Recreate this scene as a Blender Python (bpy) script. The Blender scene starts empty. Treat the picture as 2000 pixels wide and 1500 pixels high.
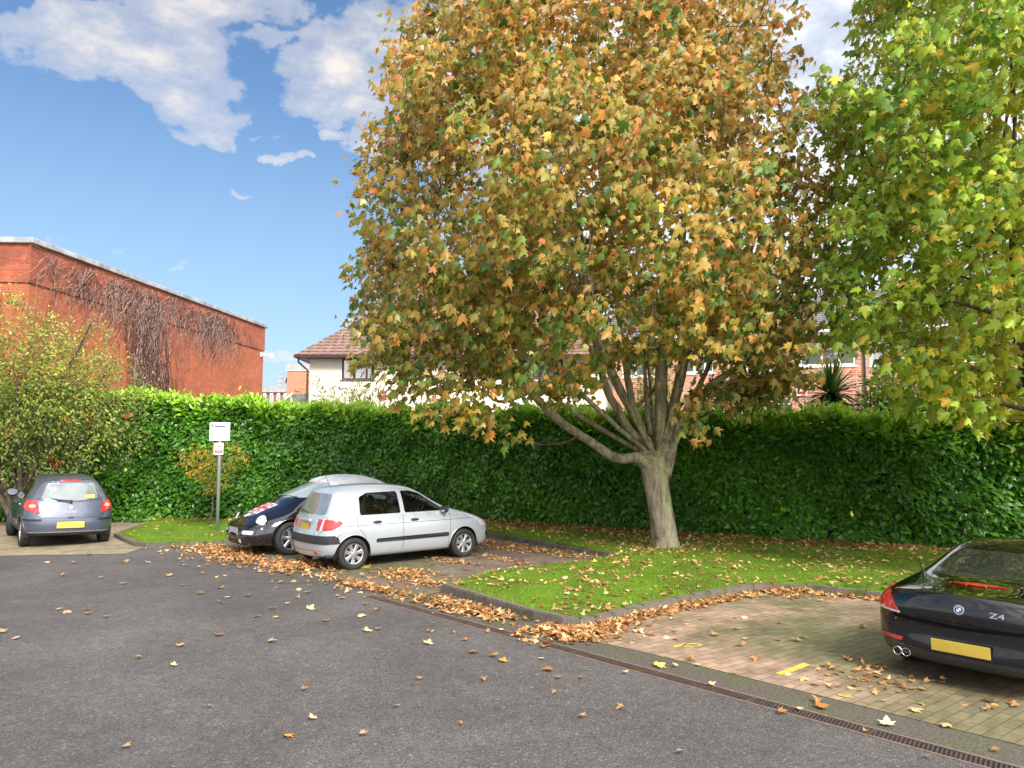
import bpy, bmesh, math, random
import numpy as np
from mathutils import Vector, Matrix
from mathutils.bvhtree import BVHTree
from mathutils.geometry import tessellate_polygon
rnd = random.Random(7); rng = np.random.default_rng(11)
R = math.radians; PI = math.pi
scene = bpy.context.scene; COL = scene.collection
# ------------------------------------------------------------------ camera, sky, sun
CAM_Z = 2.12; F = 1480.0; HOR = 124.0
PITCH = math.atan(HOR/F)
cam = bpy.data.cameras.new("camera"); camo = bpy.data.objects.new("camera", cam); COL.objects.link(camo)
camo.location = (0, 0, CAM_Z); camo.rotation_euler = (PI/2+PITCH, 0, 0)
cam.sensor_width = 36; cam.lens = F/2000*36; cam.clip_end = 2000; cam.clip_start = .05
scene.camera = camo
scene.view_settings.view_transform = 'Standard'; scene.view_settings.look = 'None'
scene.view_settings.exposure = 1.12; scene.view_settings.gamma = 1
SUN_EL, SUN_AZ = 41.0, 152.0          # azimuth clockwise from +Y: to the right, behind the camera
sd = Vector((math.sin(R(SUN_AZ))*math.cos(R(SUN_EL)), math.cos(R(SUN_AZ))*math.cos(R(SUN_EL)), math.sin(R(SUN_EL))))
sun = bpy.data.lights.new("sun", 'SUN'); sun.energy = 2.9; sun.angle = R(18); sun.color = (1, .93, .82)
suno = bpy.data.objects.new("sun", sun); COL.objects.link(suno)
suno.rotation_euler = (-sd).to_track_quat('-Z', 'Y').to_euler(); suno.location = (0, 0, 30)

class NT:
    """small helper to write node graphs as expressions"""
    def __init__(s, tree): s.t = tree; s.n = tree.nodes; s.l = tree.links
    def node(s, typ, ins=None, **kw):
        n = s.n.new(typ)
        for k, v in kw.items(): setattr(n, k, v)
        if ins:
            for k, v in ins.items(): s.set(n.inputs[k], v)
        return n
    def set(s, sock, v):
        if isinstance(v, bpy.types.NodeSocket): s.l.new(v, sock)
        else:
            if isinstance(v, tuple) and len(v) == 3 and sock.type == 'RGBA': v = (*v, 1)
            sock.default_value = v
    def m(s, op, a, b=0.0, c=0.0, clamp=False):
        n = s.n.new('ShaderNodeMath'); n.operation = op; n.use_clamp = clamp
        s.set(n.inputs[0], a); s.set(n.inputs[1], b); s.set(n.inputs[2], c); return n.outputs[0]
    def mix(s, f, a, b, typ='MIX'):
        n = s.n.new('ShaderNodeMix'); n.data_type = 'RGBA'; n.blend_type = typ
        s.set(n.inputs[0], f); s.set(n.inputs[6], a); s.set(n.inputs[7], b); return n.outputs[2]
    def noise(s, vec, scale, detail=3, rough=.55, dist=0.0):
        n = s.n.new('ShaderNodeTexNoise'); n.inputs['Scale'].default_value = scale
        n.inputs['Detail'].default_value = detail; n.inputs['Roughness'].default_value = rough; n.inputs['Distortion'].default_value = dist
        if vec is not None: s.l.new(vec, n.inputs['Vector'])
        return n.outputs[0]
    def ramp(s, f, pts, interp='LINEAR'):
        n = s.n.new('ShaderNodeValToRGB'); n.color_ramp.interpolation = interp
        while len(n.color_ramp.elements) < len(pts): n.color_ramp.elements.new(.5)
        for e, (p, c) in zip(n.color_ramp.elements, pts):
            e.position = p; e.color = (c, c, c, 1) if isinstance(c, (int, float)) else (*c, 1)
        s.set(n.inputs[0], f); return n.outputs[0]
    def coord(s, which='Object'): return s.n.new('ShaderNodeTexCoord').outputs[which]
    def attr(s, name): n = s.n.new('ShaderNodeAttribute'); n.attribute_name = name; return n.outputs['Color']
    def mapping(s, vec, scale=(1, 1, 1), loc=(0, 0, 0), rot=(0, 0, 0)):
        n = s.n.new('ShaderNodeMapping'); s.l.new(vec, n.inputs[0]); n.inputs[1].default_value = loc
        n.inputs[2].default_value = rot; n.inputs[3].default_value = scale; return n.outputs[0]
    def bump(s, h, strength=.3, dist=.01):
        n = s.n.new('ShaderNodeBump'); n.inputs['Strength'].default_value = strength; n.inputs['Distance'].default_value = dist
        s.set(n.inputs['Height'], h); return n.outputs[0]

world = bpy.data.worlds.new("World"); scene.world = world; world.use_nodes = True
w = NT(world.node_tree); w.n.clear()
sky = w.node('ShaderNodeTexSky', sky_type='NISHITA', sun_disc=False, sun_elevation=R(SUN_EL), sun_rotation=R(SUN_AZ), altitude=0, air_density=1.0, dust_density=.6, ozone_density=2.2)
skyc = w.mix(1.0, sky.outputs[0], (.74, .88, .96), 'MULTIPLY')
d = w.coord('Generated'); sep = w.node('ShaderNodeSeparateXYZ', {0: d})
x, y, z = sep.outputs
ay = w.m('MAXIMUM', y, .05)
gu = w.m('DIVIDE', x, ay); gv = w.m('DIVIDE', z, ay)
n1 = w.noise(w.mapping(d, (1, 1, 1.7)), 5.5, 7, .62, .3)
n2 = w.noise(w.mapping(d, (1, 1, 2.2), (3, 1, 5)), 16, 5, .6)
nn = w.m('ADD', w.m('MULTIPLY', w.m('SUBTRACT', n1, .5), 2.2), w.m('MULTIPLY', w.m('SUBTRACT', n2, .5), 1.0))
gu = w.m('ADD', gu, w.m('MULTIPLY', w.m('SUBTRACT', w.noise(d, 9, 4, .6), .5), .16)); gv = w.m('ADD', gv, w.m('MULTIPLY', w.m('SUBTRACT', w.noise(w.mapping(d, (1, 1, 1), (7, 3, 2)), 12, 4, .6), .5), .09))
tot = None
# banks of cloud: direction (photo pixel, horizontal, vertical) and extent
for (px, py, rx, ry, k) in [(a_, b_, c_, d_, k_*(.72 if c_ < 80 and d_ < 25 else 1)) for (a_, b_, c_, d_, k_) in [(210, 70, 300, 95, 1.0), (345, 160, 150, 95, 1.05), (400, 215, 80, 50, .9), (60, 20, 240, 50, .6), (540, 290, 50, 15, .95), (380, -20, 220, 70, .8),
        (690, 110, 190, 105, 1.15), (600, 165, 110, 70, .9), (760, 60, 160, 140, 1.0), (640, 245, 60, 18, .7), (492, 52, 60, 38, .75), (560, 210, 60, 22, .6),
        (235, 478, 75, 13, .75), (110, 466, 60, 14, .7), (345, 500, 55, 10, .7), (440, 368, 45, 10, .5), (175, 180, 40, 20, .5), (550, 700, 110, 16, .6), (495, 250, 60, 14, .5),
        (880, 120, 130, 260, 1.1), (770, 260, 110, 60, .8)]]:
    cu, cv, ru, rv = (px-1000)/F, (874-py)/F, rx/F, ry/F
    a = w.m('DIVIDE', w.m('SUBTRACT', gu, cu), ru); b = w.m('DIVIDE', w.m('SUBTRACT', gv, cv), rv)
    q = w.m('SUBTRACT', k, w.m('ADD', w.m('MULTIPLY', a, a), w.m('MULTIPLY', b, b)))
    tot = q if tot is None else w.m('SMOOTH_MAX', tot, q, .25)
right = w.m('MULTIPLY', w.m('ADD', gu, .13), 5.0)             # high thin overcast to the right of the tree's left edge
right = w.m('MINIMUM', right, 1.15)
tot = w.m('SMOOTH_MAX', tot, right, .3)
tot = w.m('ADD', w.m('MULTIPLY', tot, .62), w.m('MULTIPLY', nn, .95))
behind = w.m('LESS_THAN', y, .06)
gen = w.m('ADD', .62, w.m('MULTIPLY', nn, 1.6))
mask = w.m('ADD', w.m('MULTIPLY', tot, w.m('SUBTRACT', 1, behind)), w.m('MULTIPLY', gen, behind))
mask = w.ramp(mask, [(-.16, 0), (.22, .42), (1.0, 1)], 'EASE')
shade = w.ramp(w.m('ADD', w.m('MULTIPLY', n2, .6), w.m('MULTIPLY', n1, .5)), [(.40, (.50, .52, .60)), (.62, (.74, .71, .67))])
low = w.ramp(z, [(0.0, (.80, .86, .90)), (.30, (1, 1, 1))])
cloud = w.mix(w.ramp(gu, [(.0, 0), (.12, .85)]), w.mix(1.0, shade, (1.02, .99, .96), 'MULTIPLY'), (1.0, 1.0, 1.02))
bgs = w.node('ShaderNodeBackground', {0: skyc, 1: .085})
bgc = w.node('ShaderNodeBackground', {0: cloud, 1: .66})
haze = w.ramp(z, [(0, .85), (.14, .45), (.42, .0)])                # pale sky towards the horizon
bgh = w.node('ShaderNodeBackground', {0: (.58, .75, .88), 1: .42})
s1 = w.node('ShaderNodeMixShader', {0: haze, 1: bgs.outputs[0], 2: bgh.outputs[0]})
# cloud brightened round the sun, behind the camera, added as soft fill light
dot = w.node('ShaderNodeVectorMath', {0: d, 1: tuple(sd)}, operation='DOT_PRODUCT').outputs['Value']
fill_glow = w.m('ADD', 1.0, w.m('MULTIPLY', w.ramp(dot, [(.02, 0), (.75, 1)], 'EASE'), 1.7))
w.set(bgc.inputs[1], w.m('MULTIPLY', fill_glow, .64))
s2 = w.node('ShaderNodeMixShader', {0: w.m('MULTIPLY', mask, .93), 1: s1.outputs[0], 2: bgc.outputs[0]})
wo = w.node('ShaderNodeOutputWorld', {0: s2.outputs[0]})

# ------------------------------------------------------------------ helpers
def ray(px, py):
    u, v = (px-1000)/F, (750-py)/F
    c, s = math.cos(PITCH), math.sin(PITCH)
    return Vector((u, c - v*s, s + v*c))
def G(px, py, z=0.0):                      # a point of the photograph on the ground
    r = ray(px, py); t = (z-CAM_Z)/r.z
    return Vector((r.x*t, r.y*t, z))
def P(px, py, Y):                          # a point of the photograph at distance Y
    r = ray(px, py); t = Y/r.y
    return Vector((r.x*t, Y, CAM_Z + r.z*t))

def tag(o, label=None, cat=None, group=None, kind=None):
    if label: o['label'] = label
    if cat: o['category'] = cat
    if group: o['group'] = group
    if kind: o['kind'] = kind
    return o
def empty(name, loc=(0, 0, 0), rz=0.0):
    o = bpy.data.objects.new(name, None); COL.objects.link(o); o.location = loc; o.rotation_euler = (0, 0, rz); o.empty_display_size = .3
    return o
def link(name, me, parent=None, mat=None):
    o = bpy.data.objects.new(name, me); COL.objects.link(o)
    if mat is not None: me.materials.clear(); me.materials.append(mat)
    if parent is not None: o.parent = parent
    return o
def from_bm(name, bm, mat, parent=None, smooth=False):
    me = bpy.data.meshes.new(name)
    bm.to_mesh(me); bm.free()
    if smooth: me.polygons.foreach_set('use_smooth', [True]*len(me.polygons))
    return link(name, me, parent, mat)
def copy_tree(o, parent=None):
    c = o.copy(); COL.objects.link(c); c.parent = parent
    for ch in list(o.children): copy_tree(ch, c)
    return c
class MB:
    """collects boxes, tubes, polygons into one mesh"""
    def __init__(s): s.v = []; s.f = []; s.uv = None
    def add(s, vs, fs):
        k = len(s.v); s.v += [tuple(p) for p in vs]; s.f += [tuple(i+k for i in f) for f in fs]; return s
    def box(s, c, size, M=None):
        hx, hy, hz = size[0]/2, size[1]/2, size[2]/2
        vs = [Vector((c[0]+a*hx, c[1]+b*hy, c[2]+e*hz)) for a in (-1, 1) for b in (-1, 1) for e in (-1, 1)]
        if M is not None: vs = [M @ p for p in vs]
        return s.add(vs, [(0, 1, 3, 2), (4, 6, 7, 5), (0, 4, 5, 1), (2, 3, 7, 6), (0, 2, 6, 4), (1, 5, 7, 3)])
    def tube(s, pts, radii, n=6, cap=True):
        pts = [Vector(p) for p in pts]
        if isinstance(radii, (int, float)): radii = [radii]*len(pts)
        ref = Vector((0.13, .21, 1)).normalized(); vs = []; k = len(pts)
        for i, p in enumerate(pts):
            t = (pts[min(i+1, k-1)]-pts[max(i-1, 0)]).normalized()
            a = t.cross(ref)
            if a.length < .05: a = t.cross(Vector((1, 0, 0)))
            a.normalize(); b = t.cross(a)
            for j in range(n):
                th = 2*PI*j/n; vs.append(p + (a*math.cos(th)+b*math.sin(th))*radii[i])
        fs = [(i*n+j, i*n+(j+1) % n, (i+1)*n+(j+1) % n, (i+1)*n+j) for i in range(k-1) for j in range(n)]
        if cap: fs += [tuple(range(n))[::-1], tuple(range((k-1)*n, k*n))]
        return s.add(vs, fs)
    def revolve(s, prof, axis='y', n=32, c=(0, 0, 0), closed=False):
        vs = []
        for j in range(n):
            th = 2*PI*j/n
            for (r, h) in prof:
                a, b = r*math.cos(th), r*math.sin(th)
                p = {'y': (a, h, b), 'z': (a, b, h), 'x': (h, a, b)}[axis]
                vs.append((p[0]+c[0], p[1]+c[1], p[2]+c[2]))
        m = len(prof); fs = []
        for j in range(n):
            for i in range(m if closed else m-1):
                i2 = (i+1) % m; j2 = (j+1) % n
                fs.append((j*m+i, j*m+i2, j2*m+i2, j2*m+i))
        return s.add(vs, fs)
    def build(s, name, mat, parent=None, smooth=False, uv=None):
        me = bpy.data.meshes.new(name); me.from_pydata(s.v, [], s.f); me.update()
        if smooth: me.polygons.foreach_set('use_smooth', [True]*len(me.polygons))
        bm = bmesh.new(); bm.from_mesh(me); bmesh.ops.recalc_face_normals(bm, faces=bm.faces); bm.to_mesh(me); bm.free()
        return link(name, me, parent, mat)

def bevel_obj(o, w_=.01, seg=2):
    m = o.modifiers.new('bevel', 'BEVEL'); m.width = w_; m.segments = seg; m.limit_method = 'ANGLE'; return o

MATS = {}
def mat(name, col, rough=.5, metal=0.0, coat=0.0, var=.12, scale=6.0, bump=0.0, bscale=60, spec=.5, col2=None):
    if name in MATS: return MATS[name]
    m = bpy.data.materials.new(name); m.use_nodes = True; t = NT(m.node_tree); t.n.clear()
    c = t.coord(); nz = t.noise(c, scale, 4)
    dark = tuple(v*(1-var) for v in col); lite = col2 or tuple(min(1, v*(1+var)) for v in col)
    colr = t.ramp(nz, [(.3, dark), (.7, lite)])
    p = t.node('ShaderNodeBsdfPrincipled', {'Base Color': colr, 'Metallic': metal, 'Coat Weight': coat, 'Coat Roughness': .04, 'Specular IOR Level': spec})
    t.set(p.inputs['Roughness'], t.ramp(t.noise(c, scale*2.3, 3), [(.2, max(0, rough*.85)), (.8, min(1, rough*1.15))]))
    if bump: t.set(p.inputs['Normal'], t.bump(t.noise(c, bscale, 3), bump, .01))
    t.node('ShaderNodeOutputMaterial', {0: p.outputs[0]}); MATS[name] = m; return m
def glass(name, tint=(.55, .65, .62), refl=.10, milky=0.0, rough=.02):
    if name in MATS: return MATS[name]
    m = bpy.data.materials.new(name); m.use_nodes = True; t = NT(m.node_tree); t.n.clear()
    tr = t.node('ShaderNodeBsdfTransparent', {0: (*tint, 1)})
    gl = t.node('ShaderNodeBsdfGlossy', {0: (1, 1, 1, 1), 'Roughness': rough})
    lw = t.node('ShaderNodeFresnel', {0: 1.5})
    f = t.m('ADD', t.m('MULTIPLY', lw.outputs[0], .9), refl, clamp=True)
    df = t.node('ShaderNodeBsdfDiffuse', {0: (.62, .70, .70, 1)})  # pale diffuse film; on the car screens it paints in reflected sky
    nz = t.ramp(t.noise(t.coord(), 3.0, 4), [(.3, milky*.6), (.7, milky)])
    a = t.node('ShaderNodeMixShader', {0: nz, 1: tr.outputs[0], 2: df.outputs[0]})
    b = t.node('ShaderNodeMixShader', {0: f, 1: a.outputs[0], 2: gl.outputs[0]})
    t.node('ShaderNodeOutputMaterial', {0: b.outputs[0]}); MATS[name] = m; return m

def leaf_mat(name, stops, back=None, trans=.35, rough=.45, spec=.4, dark_h=None):
    """leaf colours from the per-leaf value stored on the mesh; the underside of a leaf is paler"""
    m = bpy.data.materials.new(name); m.use_nodes = True; t = NT(m.node_tree); t.n.clear()
    a = t.attr('leaf'); sp = t.node('ShaderNodeSeparateColor', {0: a})
    col = t.ramp(sp.outputs[0], stops)
    col = t.mix(1.0, col, t.ramp(sp.outputs[1], [(0, .70), (1, 1.28)]), 'MULTIPLY')
    if back:
        geo = t.n.new('ShaderNodeNewGeometry'); bc = t.mix(.62, col, (*back, 1))
        col = t.mix(geo.outputs['Backfacing'], col, bc)
    p = t.node('ShaderNodeBsdfPrincipled', {'Base Color': col, 'Roughness': rough, 'Specular IOR Level': spec})
    tl = t.node('ShaderNodeBsdfTranslucent', {0: t.mix(1.0, col, (1.25, 1.15, .55, 1), 'MULTIPLY')})
    mx = t.node('ShaderNodeMixShader', {0: trans, 1: p.outputs[0], 2: tl.outputs[0]})
    t.node('ShaderNodeOutputMaterial', {0: mx.outputs[0]}); return m

# leaf templates: unit length along +y, normal +z
def maple(fold=.25, droop=.15, cup=0.0, stalk=True):
    half = [(.0, .02), (.26, -.10), (.30, .06), (.54, .08), (.41, .26), (.68, .58), (.42, .51), (.24, .53), (.23, .76), (.0, 1.12)]
    out = [(x_, y_) for x_, y_ in half] + [(-x_, y_) for x_, y_ in half[-2:0:-1]]
    v = [(0, .33, 0)] + [(x_, y_, 0) for x_, y_ in out]
    v = [(x_, y_, -fold*abs(x_) - droop*y_*y_ + cup*(x_*x_)) for x_, y_, _ in v]
    n = len(out); f = [(0, 1+i, 1+(i+1) % n) for i in range(n)]
    if stalk:
        k = len(v); v += [(-.015, 0, 0), (.015, 0, 0), (.0, -.55, .10)]; f.append((k, k+1, k+2))
    return np.array(v), f
def oval(wd=.42, fold=.2, droop=.2):
    v = [(0, 0, 0), (wd/2*.8, .3, 0), (wd/2, .58, 0), (0, 1, 0), (-wd/2, .58, 0), (-wd/2*.8, .3, 0), (0, .5, 0)]
    v = [(a, b, fold*abs(a) - droop*b*b) for a, b, _ in v]
    return np.array(v), [(6, 0, 1), (6, 1, 2), (6, 2, 3), (6, 3, 4), (6, 4, 5), (6, 5, 0)]
def frames(tip, nrm):
    y_ = tip/np.linalg.norm(tip, axis=1, keepdims=True)
    z_ = nrm - (nrm*y_).sum(1, keepdims=True)*y_
    z_ /= np.maximum(np.linalg.norm(z_, axis=1, keepdims=True), 1e-6)
    x_ = np.cross(y_, z_)
    return np.stack([x_, y_, z_], axis=2)        # columns
def scatter(name, templates, pos, tip, nrm, size, leafcol, mt, parent=None):
    """one mesh holding many leaves"""
    N = len(pos); which = rng.integers(0, len(templates), N)
    M = frames(tip, nrm); VS = []; LO = []; CO = []; LT = []; base = 0
    for ti, (tv, tf) in enumerate(templates):
        ix = np.nonzero(which == ti)[0]
        if not len(ix): continue
        v = np.einsum('nij,kj->nki', M[ix], tv)*size[ix][:, None, None] + pos[ix][:, None, :]
        k = len(tv); f = np.array(tf)
        VS.append(v.reshape(-1, 3)); CO.append(np.repeat(leafcol[ix], k, axis=0))
        fi = f[None]+(np.arange(len(ix))*k)[:, None, None]+base
        LO.append(fi.reshape(-1)); base += len(ix)*k
    V = np.concatenate(VS); L = np.concatenate(LO).astype(np.int32); C = np.concatenate(CO)
    me = bpy.data.meshes.new(name); me.vertices.add(len(V)); me.vertices.foreach_set('co', V.astype(np.float32).ravel())
    me.loops.add(len(L)); me.loops.foreach_set('vertex_index', L)
    nf = len(L)//3; me.polygons.add(nf); me.polygons.foreach_set('loop_start', np.arange(0, len(L), 3, dtype=np.int32))
    me.update(calc_edges=True)
    at = me.color_attributes.new('leaf', 'FLOAT_COLOR', 'POINT')
    at.data.foreach_set('color', np.concatenate([C, np.ones((len(C), 4-C.shape[1]))], axis=1).astype(np.float32).ravel())
    return link(name, me, parent, mt)
def unit(v): return v/np.maximum(np.linalg.norm(v, axis=1, keepdims=True), 1e-9)
def text_bm(s_, size, extrude=.002):
    cu = bpy.data.curves.new('t', 'FONT'); cu.body = s_; cu.size = size; cu.extrude = extrude; cu.align_x = 'CENTER'; cu.align_y = 'CENTER'
    ob = bpy.data.objects.new('t', cu); COL.objects.link(ob)
    dg = bpy.context.evaluated_depsgraph_get(); me = bpy.data.meshes.new_from_object(ob.evaluated_get(dg))
    bpy.data.objects.remove(ob); bm = bmesh.new(); bm.from_mesh(me); bpy.data.meshes.remove(me); return bm
def text_obj(name, s_, size, M, mt, parent, extrude=.002):
    bm = text_bm(s_, size, extrude); bmesh.ops.transform(bm, matrix=M, verts=bm.verts); return from_bm(name, bm, mt, parent)
def inpoly(x_, y_, poly):
    c = False; j = len(poly)-1
    for i in range(len(poly)):
        xi, yi = poly[i][0], poly[i][1]; xj, yj = poly[j][0], poly[j][1]
        if (yi > y_) != (yj > y_) and x_ < (xj-xi)*(y_-yi)/(yj-yi)+xi: c = not c
        j = i
    return c
def inpoly_np(X, Y, poly):
    c = np.zeros(len(X), bool); j = len(poly)-1
    for i in range(len(poly)):
        xi, yi = poly[i][0], poly[i][1]; xj, yj = poly[j][0], poly[j][1]
        if yi != yj: c ^= ((yi > Y) != (yj > Y)) & (X < (xj-xi)*(Y-yi)/(yj-yi)+xi)
        j = i
    return c
# ------------------------------------------------------------------ ground, bays, kerbs
def new_mat(name):
    m = bpy.data.materials.new(name); m.use_nodes = True; t = NT(m.node_tree); t.n.clear(); return m, t
def finish(t, col, rough=.8, normal=None, spec=.5):
    p = t.node('ShaderNodeBsdfPrincipled', {'Base Color': col, 'Roughness': rough, 'Specular IOR Level': spec})
    if normal is not None: t.set(p.inputs['Normal'], normal)
    t.node('ShaderNodeOutputMaterial', {0: p.outputs[0]})
m_asphalt, t = new_mat('asphalt')
c = t.coord()
vor = t.node('ShaderNodeTexVoronoi', {'Vector': c, 'Scale': 120.0})
vcol = t.node('ShaderNodeSeparateColor', {0: vor.outputs['Color']}).outputs[0]
fine = t.ramp(vcol, [(0, .62), (.55, .97), (.85, 1.12), (1, 1.6)])
vor2 = t.node('ShaderNodeTexVoronoi', {'Vector': c, 'Scale': 55.0})
v2 = t.node('ShaderNodeSeparateColor', {0: vor2.outputs['Color']}).outputs[1]
speck = t.ramp(v2, [(.0, .72), (.5, 1.0), (.955, 1.1), (.985, 1.7)])
big = t.ramp(t.noise(c, .38, 6, .68, .6), [(.28, (.072, .066, .063)), (.5, (.098, .090, .086)), (.72, (.136, .125, .119))])
mid = t.ramp(t.noise(c, 7, 4), [(.3, .86), (.7, 1.12)])
col = t.mix(1.0, t.mix(1.0, t.mix(1.0, big, fine, 'MULTIPLY'), speck, 'MULTIPLY'), mid, 'MULTIPLY')
finish(t, col, t.ramp(t.noise(c, .8, 4), [(.35, .50), (.65, .82)]), t.bump(t.m('ADD', vor.outputs['Distance'], t.m('MULTIPLY', t.noise(c, 30, 3), .6)), .8, .006), .45)

ROW = Vector((.787, .617, 0)); ROW90 = Vector((-.617, .787, 0))   # along a bay, and across the bays
def brick_paver(name, moss, tone, brick=(.21, .105), rotdeg=38.1):
    m, t = new_mat(name); c = t.coord()
    mp = t.mapping(c, (1, 1, 1), (0, 0, 0), (0, 0, R(-rotdeg)))
    b = t.node('ShaderNodeTexBrick', {'Vector': mp, 'Color1': (.8, .8, .8, 1), 'Color2': (1.1, 1.1, 1.1, 1), 'Mortar': (.60, .58, .46, 1), 'Scale': 1.0, 'Mortar Size': .006, 'Mortar Smooth': .25, 'Bias': 0.0, 'Brick Width': brick[0], 'Row Height': brick[1]})
    warm = t.ramp(t.noise(c, .55, 4, .6), [(.34, tuple(v*.78 for v in tone)), (.64, tone)])
    gm = t.ramp(t.noise(c, .38, 5, .65, .5), [(.40, 0.0), (.60, moss)])
    base = t.mix(gm, warm, (.105, .115, .048))
    br = t.mix(1.0, base, t.ramp(t.noise(c, 9, 4), [(.3, .82), (.7, 1.14)]), 'MULTIPLY')
    br = t.mix(1.0, br, b.outputs[0], 'MULTIPLY')
    damp = t.ramp(t.noise(c, 2.2, 5, .65), [(.32, .72), (.55, 1.05)])
    br = t.mix(1.0, br, damp, 'MULTIPLY')
    h = t.m('ADD', t.m('MULTIPLY', b.outputs[1], -1.0), t.m('MULTIPLY', t.noise(c, 60, 3), .35))
    finish(t, br, t.ramp(t.noise(c, 3, 3), [(.3, .55), (.7, .85)]), t.bump(h, .5, .006), .4); return m
m_brick_r = brick_paver('block_paving', .85, (.37, .255, .185))
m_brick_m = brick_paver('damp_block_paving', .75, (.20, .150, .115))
m_brick_l = brick_paver('pale_block_paving', .35, (.34, .27, .19), rotdeg=8)
m_conc, t = new_mat('mossy_concrete'); c = t.coord()
g = t.ramp(t.noise(c, 1.1, 5, .7, .4), [(.46, (.085, .072, .056)), (.58, (.078, .080, .042)), (.72, (.085, .135, .02))])
g = t.mix(1.0, g, t.ramp(t.noise(c, 45, 4), [(.3, .55), (.7, 1.4)]), 'MULTIPLY')
finish(t, g, .9, t.bump(t.noise(c, 50, 4), .9, .01))
m_kerb, t = new_mat('kerb_stone'); c = t.coord()
g = t.ramp(t.noise(c, 2.4, 5, .7, .4), [(.36, (.085, .072, .056)), (.52, (.15, .13, .10)), (.64, (.070, .080, .026))])
g = t.mix(1.0, g, t.ramp(t.noise(c, 60, 4), [(.3, .65), (.7, 1.3)]), 'MULTIPLY')
finish(t, g, .9, t.bump(t.noise(c, 40, 4), .7, .01))
m_soil, t = new_mat('lawn_soil'); c = t.coord()
g = t.ramp(t.noise(c, 1.3, 5, .65, .3), [(.28, (.075, .085, .020)), (.5, (.10, .19, .012)), (.72, (.15, .26, .02))])
g = t.mix(1.0, g, t.ramp(t.noise(c, 55, 4), [(.3, .6), (.7, 1.35)]), 'MULTIPLY')
finish(t, g, .95, t.bump(t.noise(c, 80, 4), 1.0, .02), .2)

def sheet(name, poly, z, mt, label=None):
    mb = MB(); tri = tessellate_polygon([[Vector((p[0], p[1], 0)) for p in poly]])
    mb.add([(p[0], p[1], z) for p in poly], [tuple(t_) for t_ in tri])
    o = mb.build(name, mt); tag(o, label, kind='structure'); return o
def g2(*pts): return [tuple(G(*p)[:2]) for p in pts]
mb = MB(); mb.add([(-400, -100, 0), (400, -100, 0), (400, 700, 0), (-400, 700, 0)], [(0, 1, 2, 3)])
tag(mb.build('road', m_asphalt), 'dark grey asphalt of the car park with fine pale stone flecks', kind='structure')

# corner points of the layout, in metres
isl_front = [(-1.04, 11.37), (-.30, 10.30), (.26, 9.50), (.60, 9.16), (.80, 9.09), (1.0, 9.18)]
isl_right = [(1.0, 9.18), (1.68, 9.85), (2.49, 10.53), (3.55, 11.30)]
isl_back = [(3.55, 11.30), (3.85, 11.42), (4.3, 11.30), (5.30, 10.66), (6.10, 9.88), (6.9, 9.15), (9.5, 6.4), (12.5, 3.2)]
isl_left = [(-1.04, 11.37), (-.34, 12.55), (.6, 13.3), (1.3, 13.75), (2.06, 14.5)]
mid_back = [(2.06, 14.5), (.87, 16.17), (-.62, 18.35), (-2.3, 20.3)]
left_lawn = [(-9.9, 20.4), (-9.45, 18.2), (-8.6, 17.1), (-8.15, 16.55), (-7.8, 16.35), (-7.3, 16.4), (-6.3, 16.75), (-5.4, 17.4), (-3.3, 19.3)]
hedge_line = [(-30, 22.6), (-16, 22.3), (-11.3, 21.8), (-5.7, 21.2), (-.7, 20.7), (3.4, 18.0), (5.6, 16.7), (8.2, 15.2), (10.2, 14.3), (13.5, 12.7), (19, 9.5)]
def hz(line, X):
    for (a, b) in zip(line, line[1:]):
        if a[0] <= X <= b[0]: return a[1]+(b[1]-a[1])*(X-a[0])/(b[0]-a[0])
    return line[-1][1]
drain = [(-2.05, 11.02), (1.02, 7.67), (2.87, 5.64), (3.41, 5.05), (6.2, 2.0)]
dd = Vector((2.87+2.05, 5.64-11.02, 0)).normalized(); dn = Vector((-dd.y, dd.x, 0))   # along the drain / towards the bays
def offl(line, k): return [(p[0]+dn.x*k, p[1]+dn.y*k) for p in line]
strip_in = offl(drain, .09); strip_out = offl(drain, .52)
sheet('verge_strip', strip_in + strip_out[::-1], .004, m_conc, 'narrow mossy concrete strip between the drain and the block paving')
bay_r = [strip_out[1], (1.02, 8.62), (1.0, 9.18)] + isl_right[1:] + isl_back[1:] + [strip_out[4]] + [strip_out[3], strip_out[2]]
sheet('parking_bay', [(p[0], p[1]) for p in [(.78, 8.62)] + isl_right + isl_back[1:] + strip_out[:0:-1]], .008, m_brick_r, 'brown block paved parking bay on the right, green with moss')
bay_m = [(-6.1, 16.65), (-5.9, 15.6), (-4.64, 14.0), (-2.4, 11.95), (-1.3, 10.95), (-1.04, 11.37)] + isl_left[1:] + mid_back[1:] + [(-3.3, 19.3), (-5.4, 17.4)]
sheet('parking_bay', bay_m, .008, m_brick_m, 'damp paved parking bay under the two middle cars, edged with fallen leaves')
bay_l = [(-30, 14.9), (-10.1, 15.05), (-7.72, 15.35), (-7.8, 16.35), (-8.15, 16.55), (-8.6, 17.1), (-9.45, 18.2), (-9.9, 20.4), (-10.2, 21.6), (-30, 22.3)]
sheet('parking_bay', bay_l, .008, m_brick_l, 'pale sandy block paved bay at the left edge')

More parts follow.
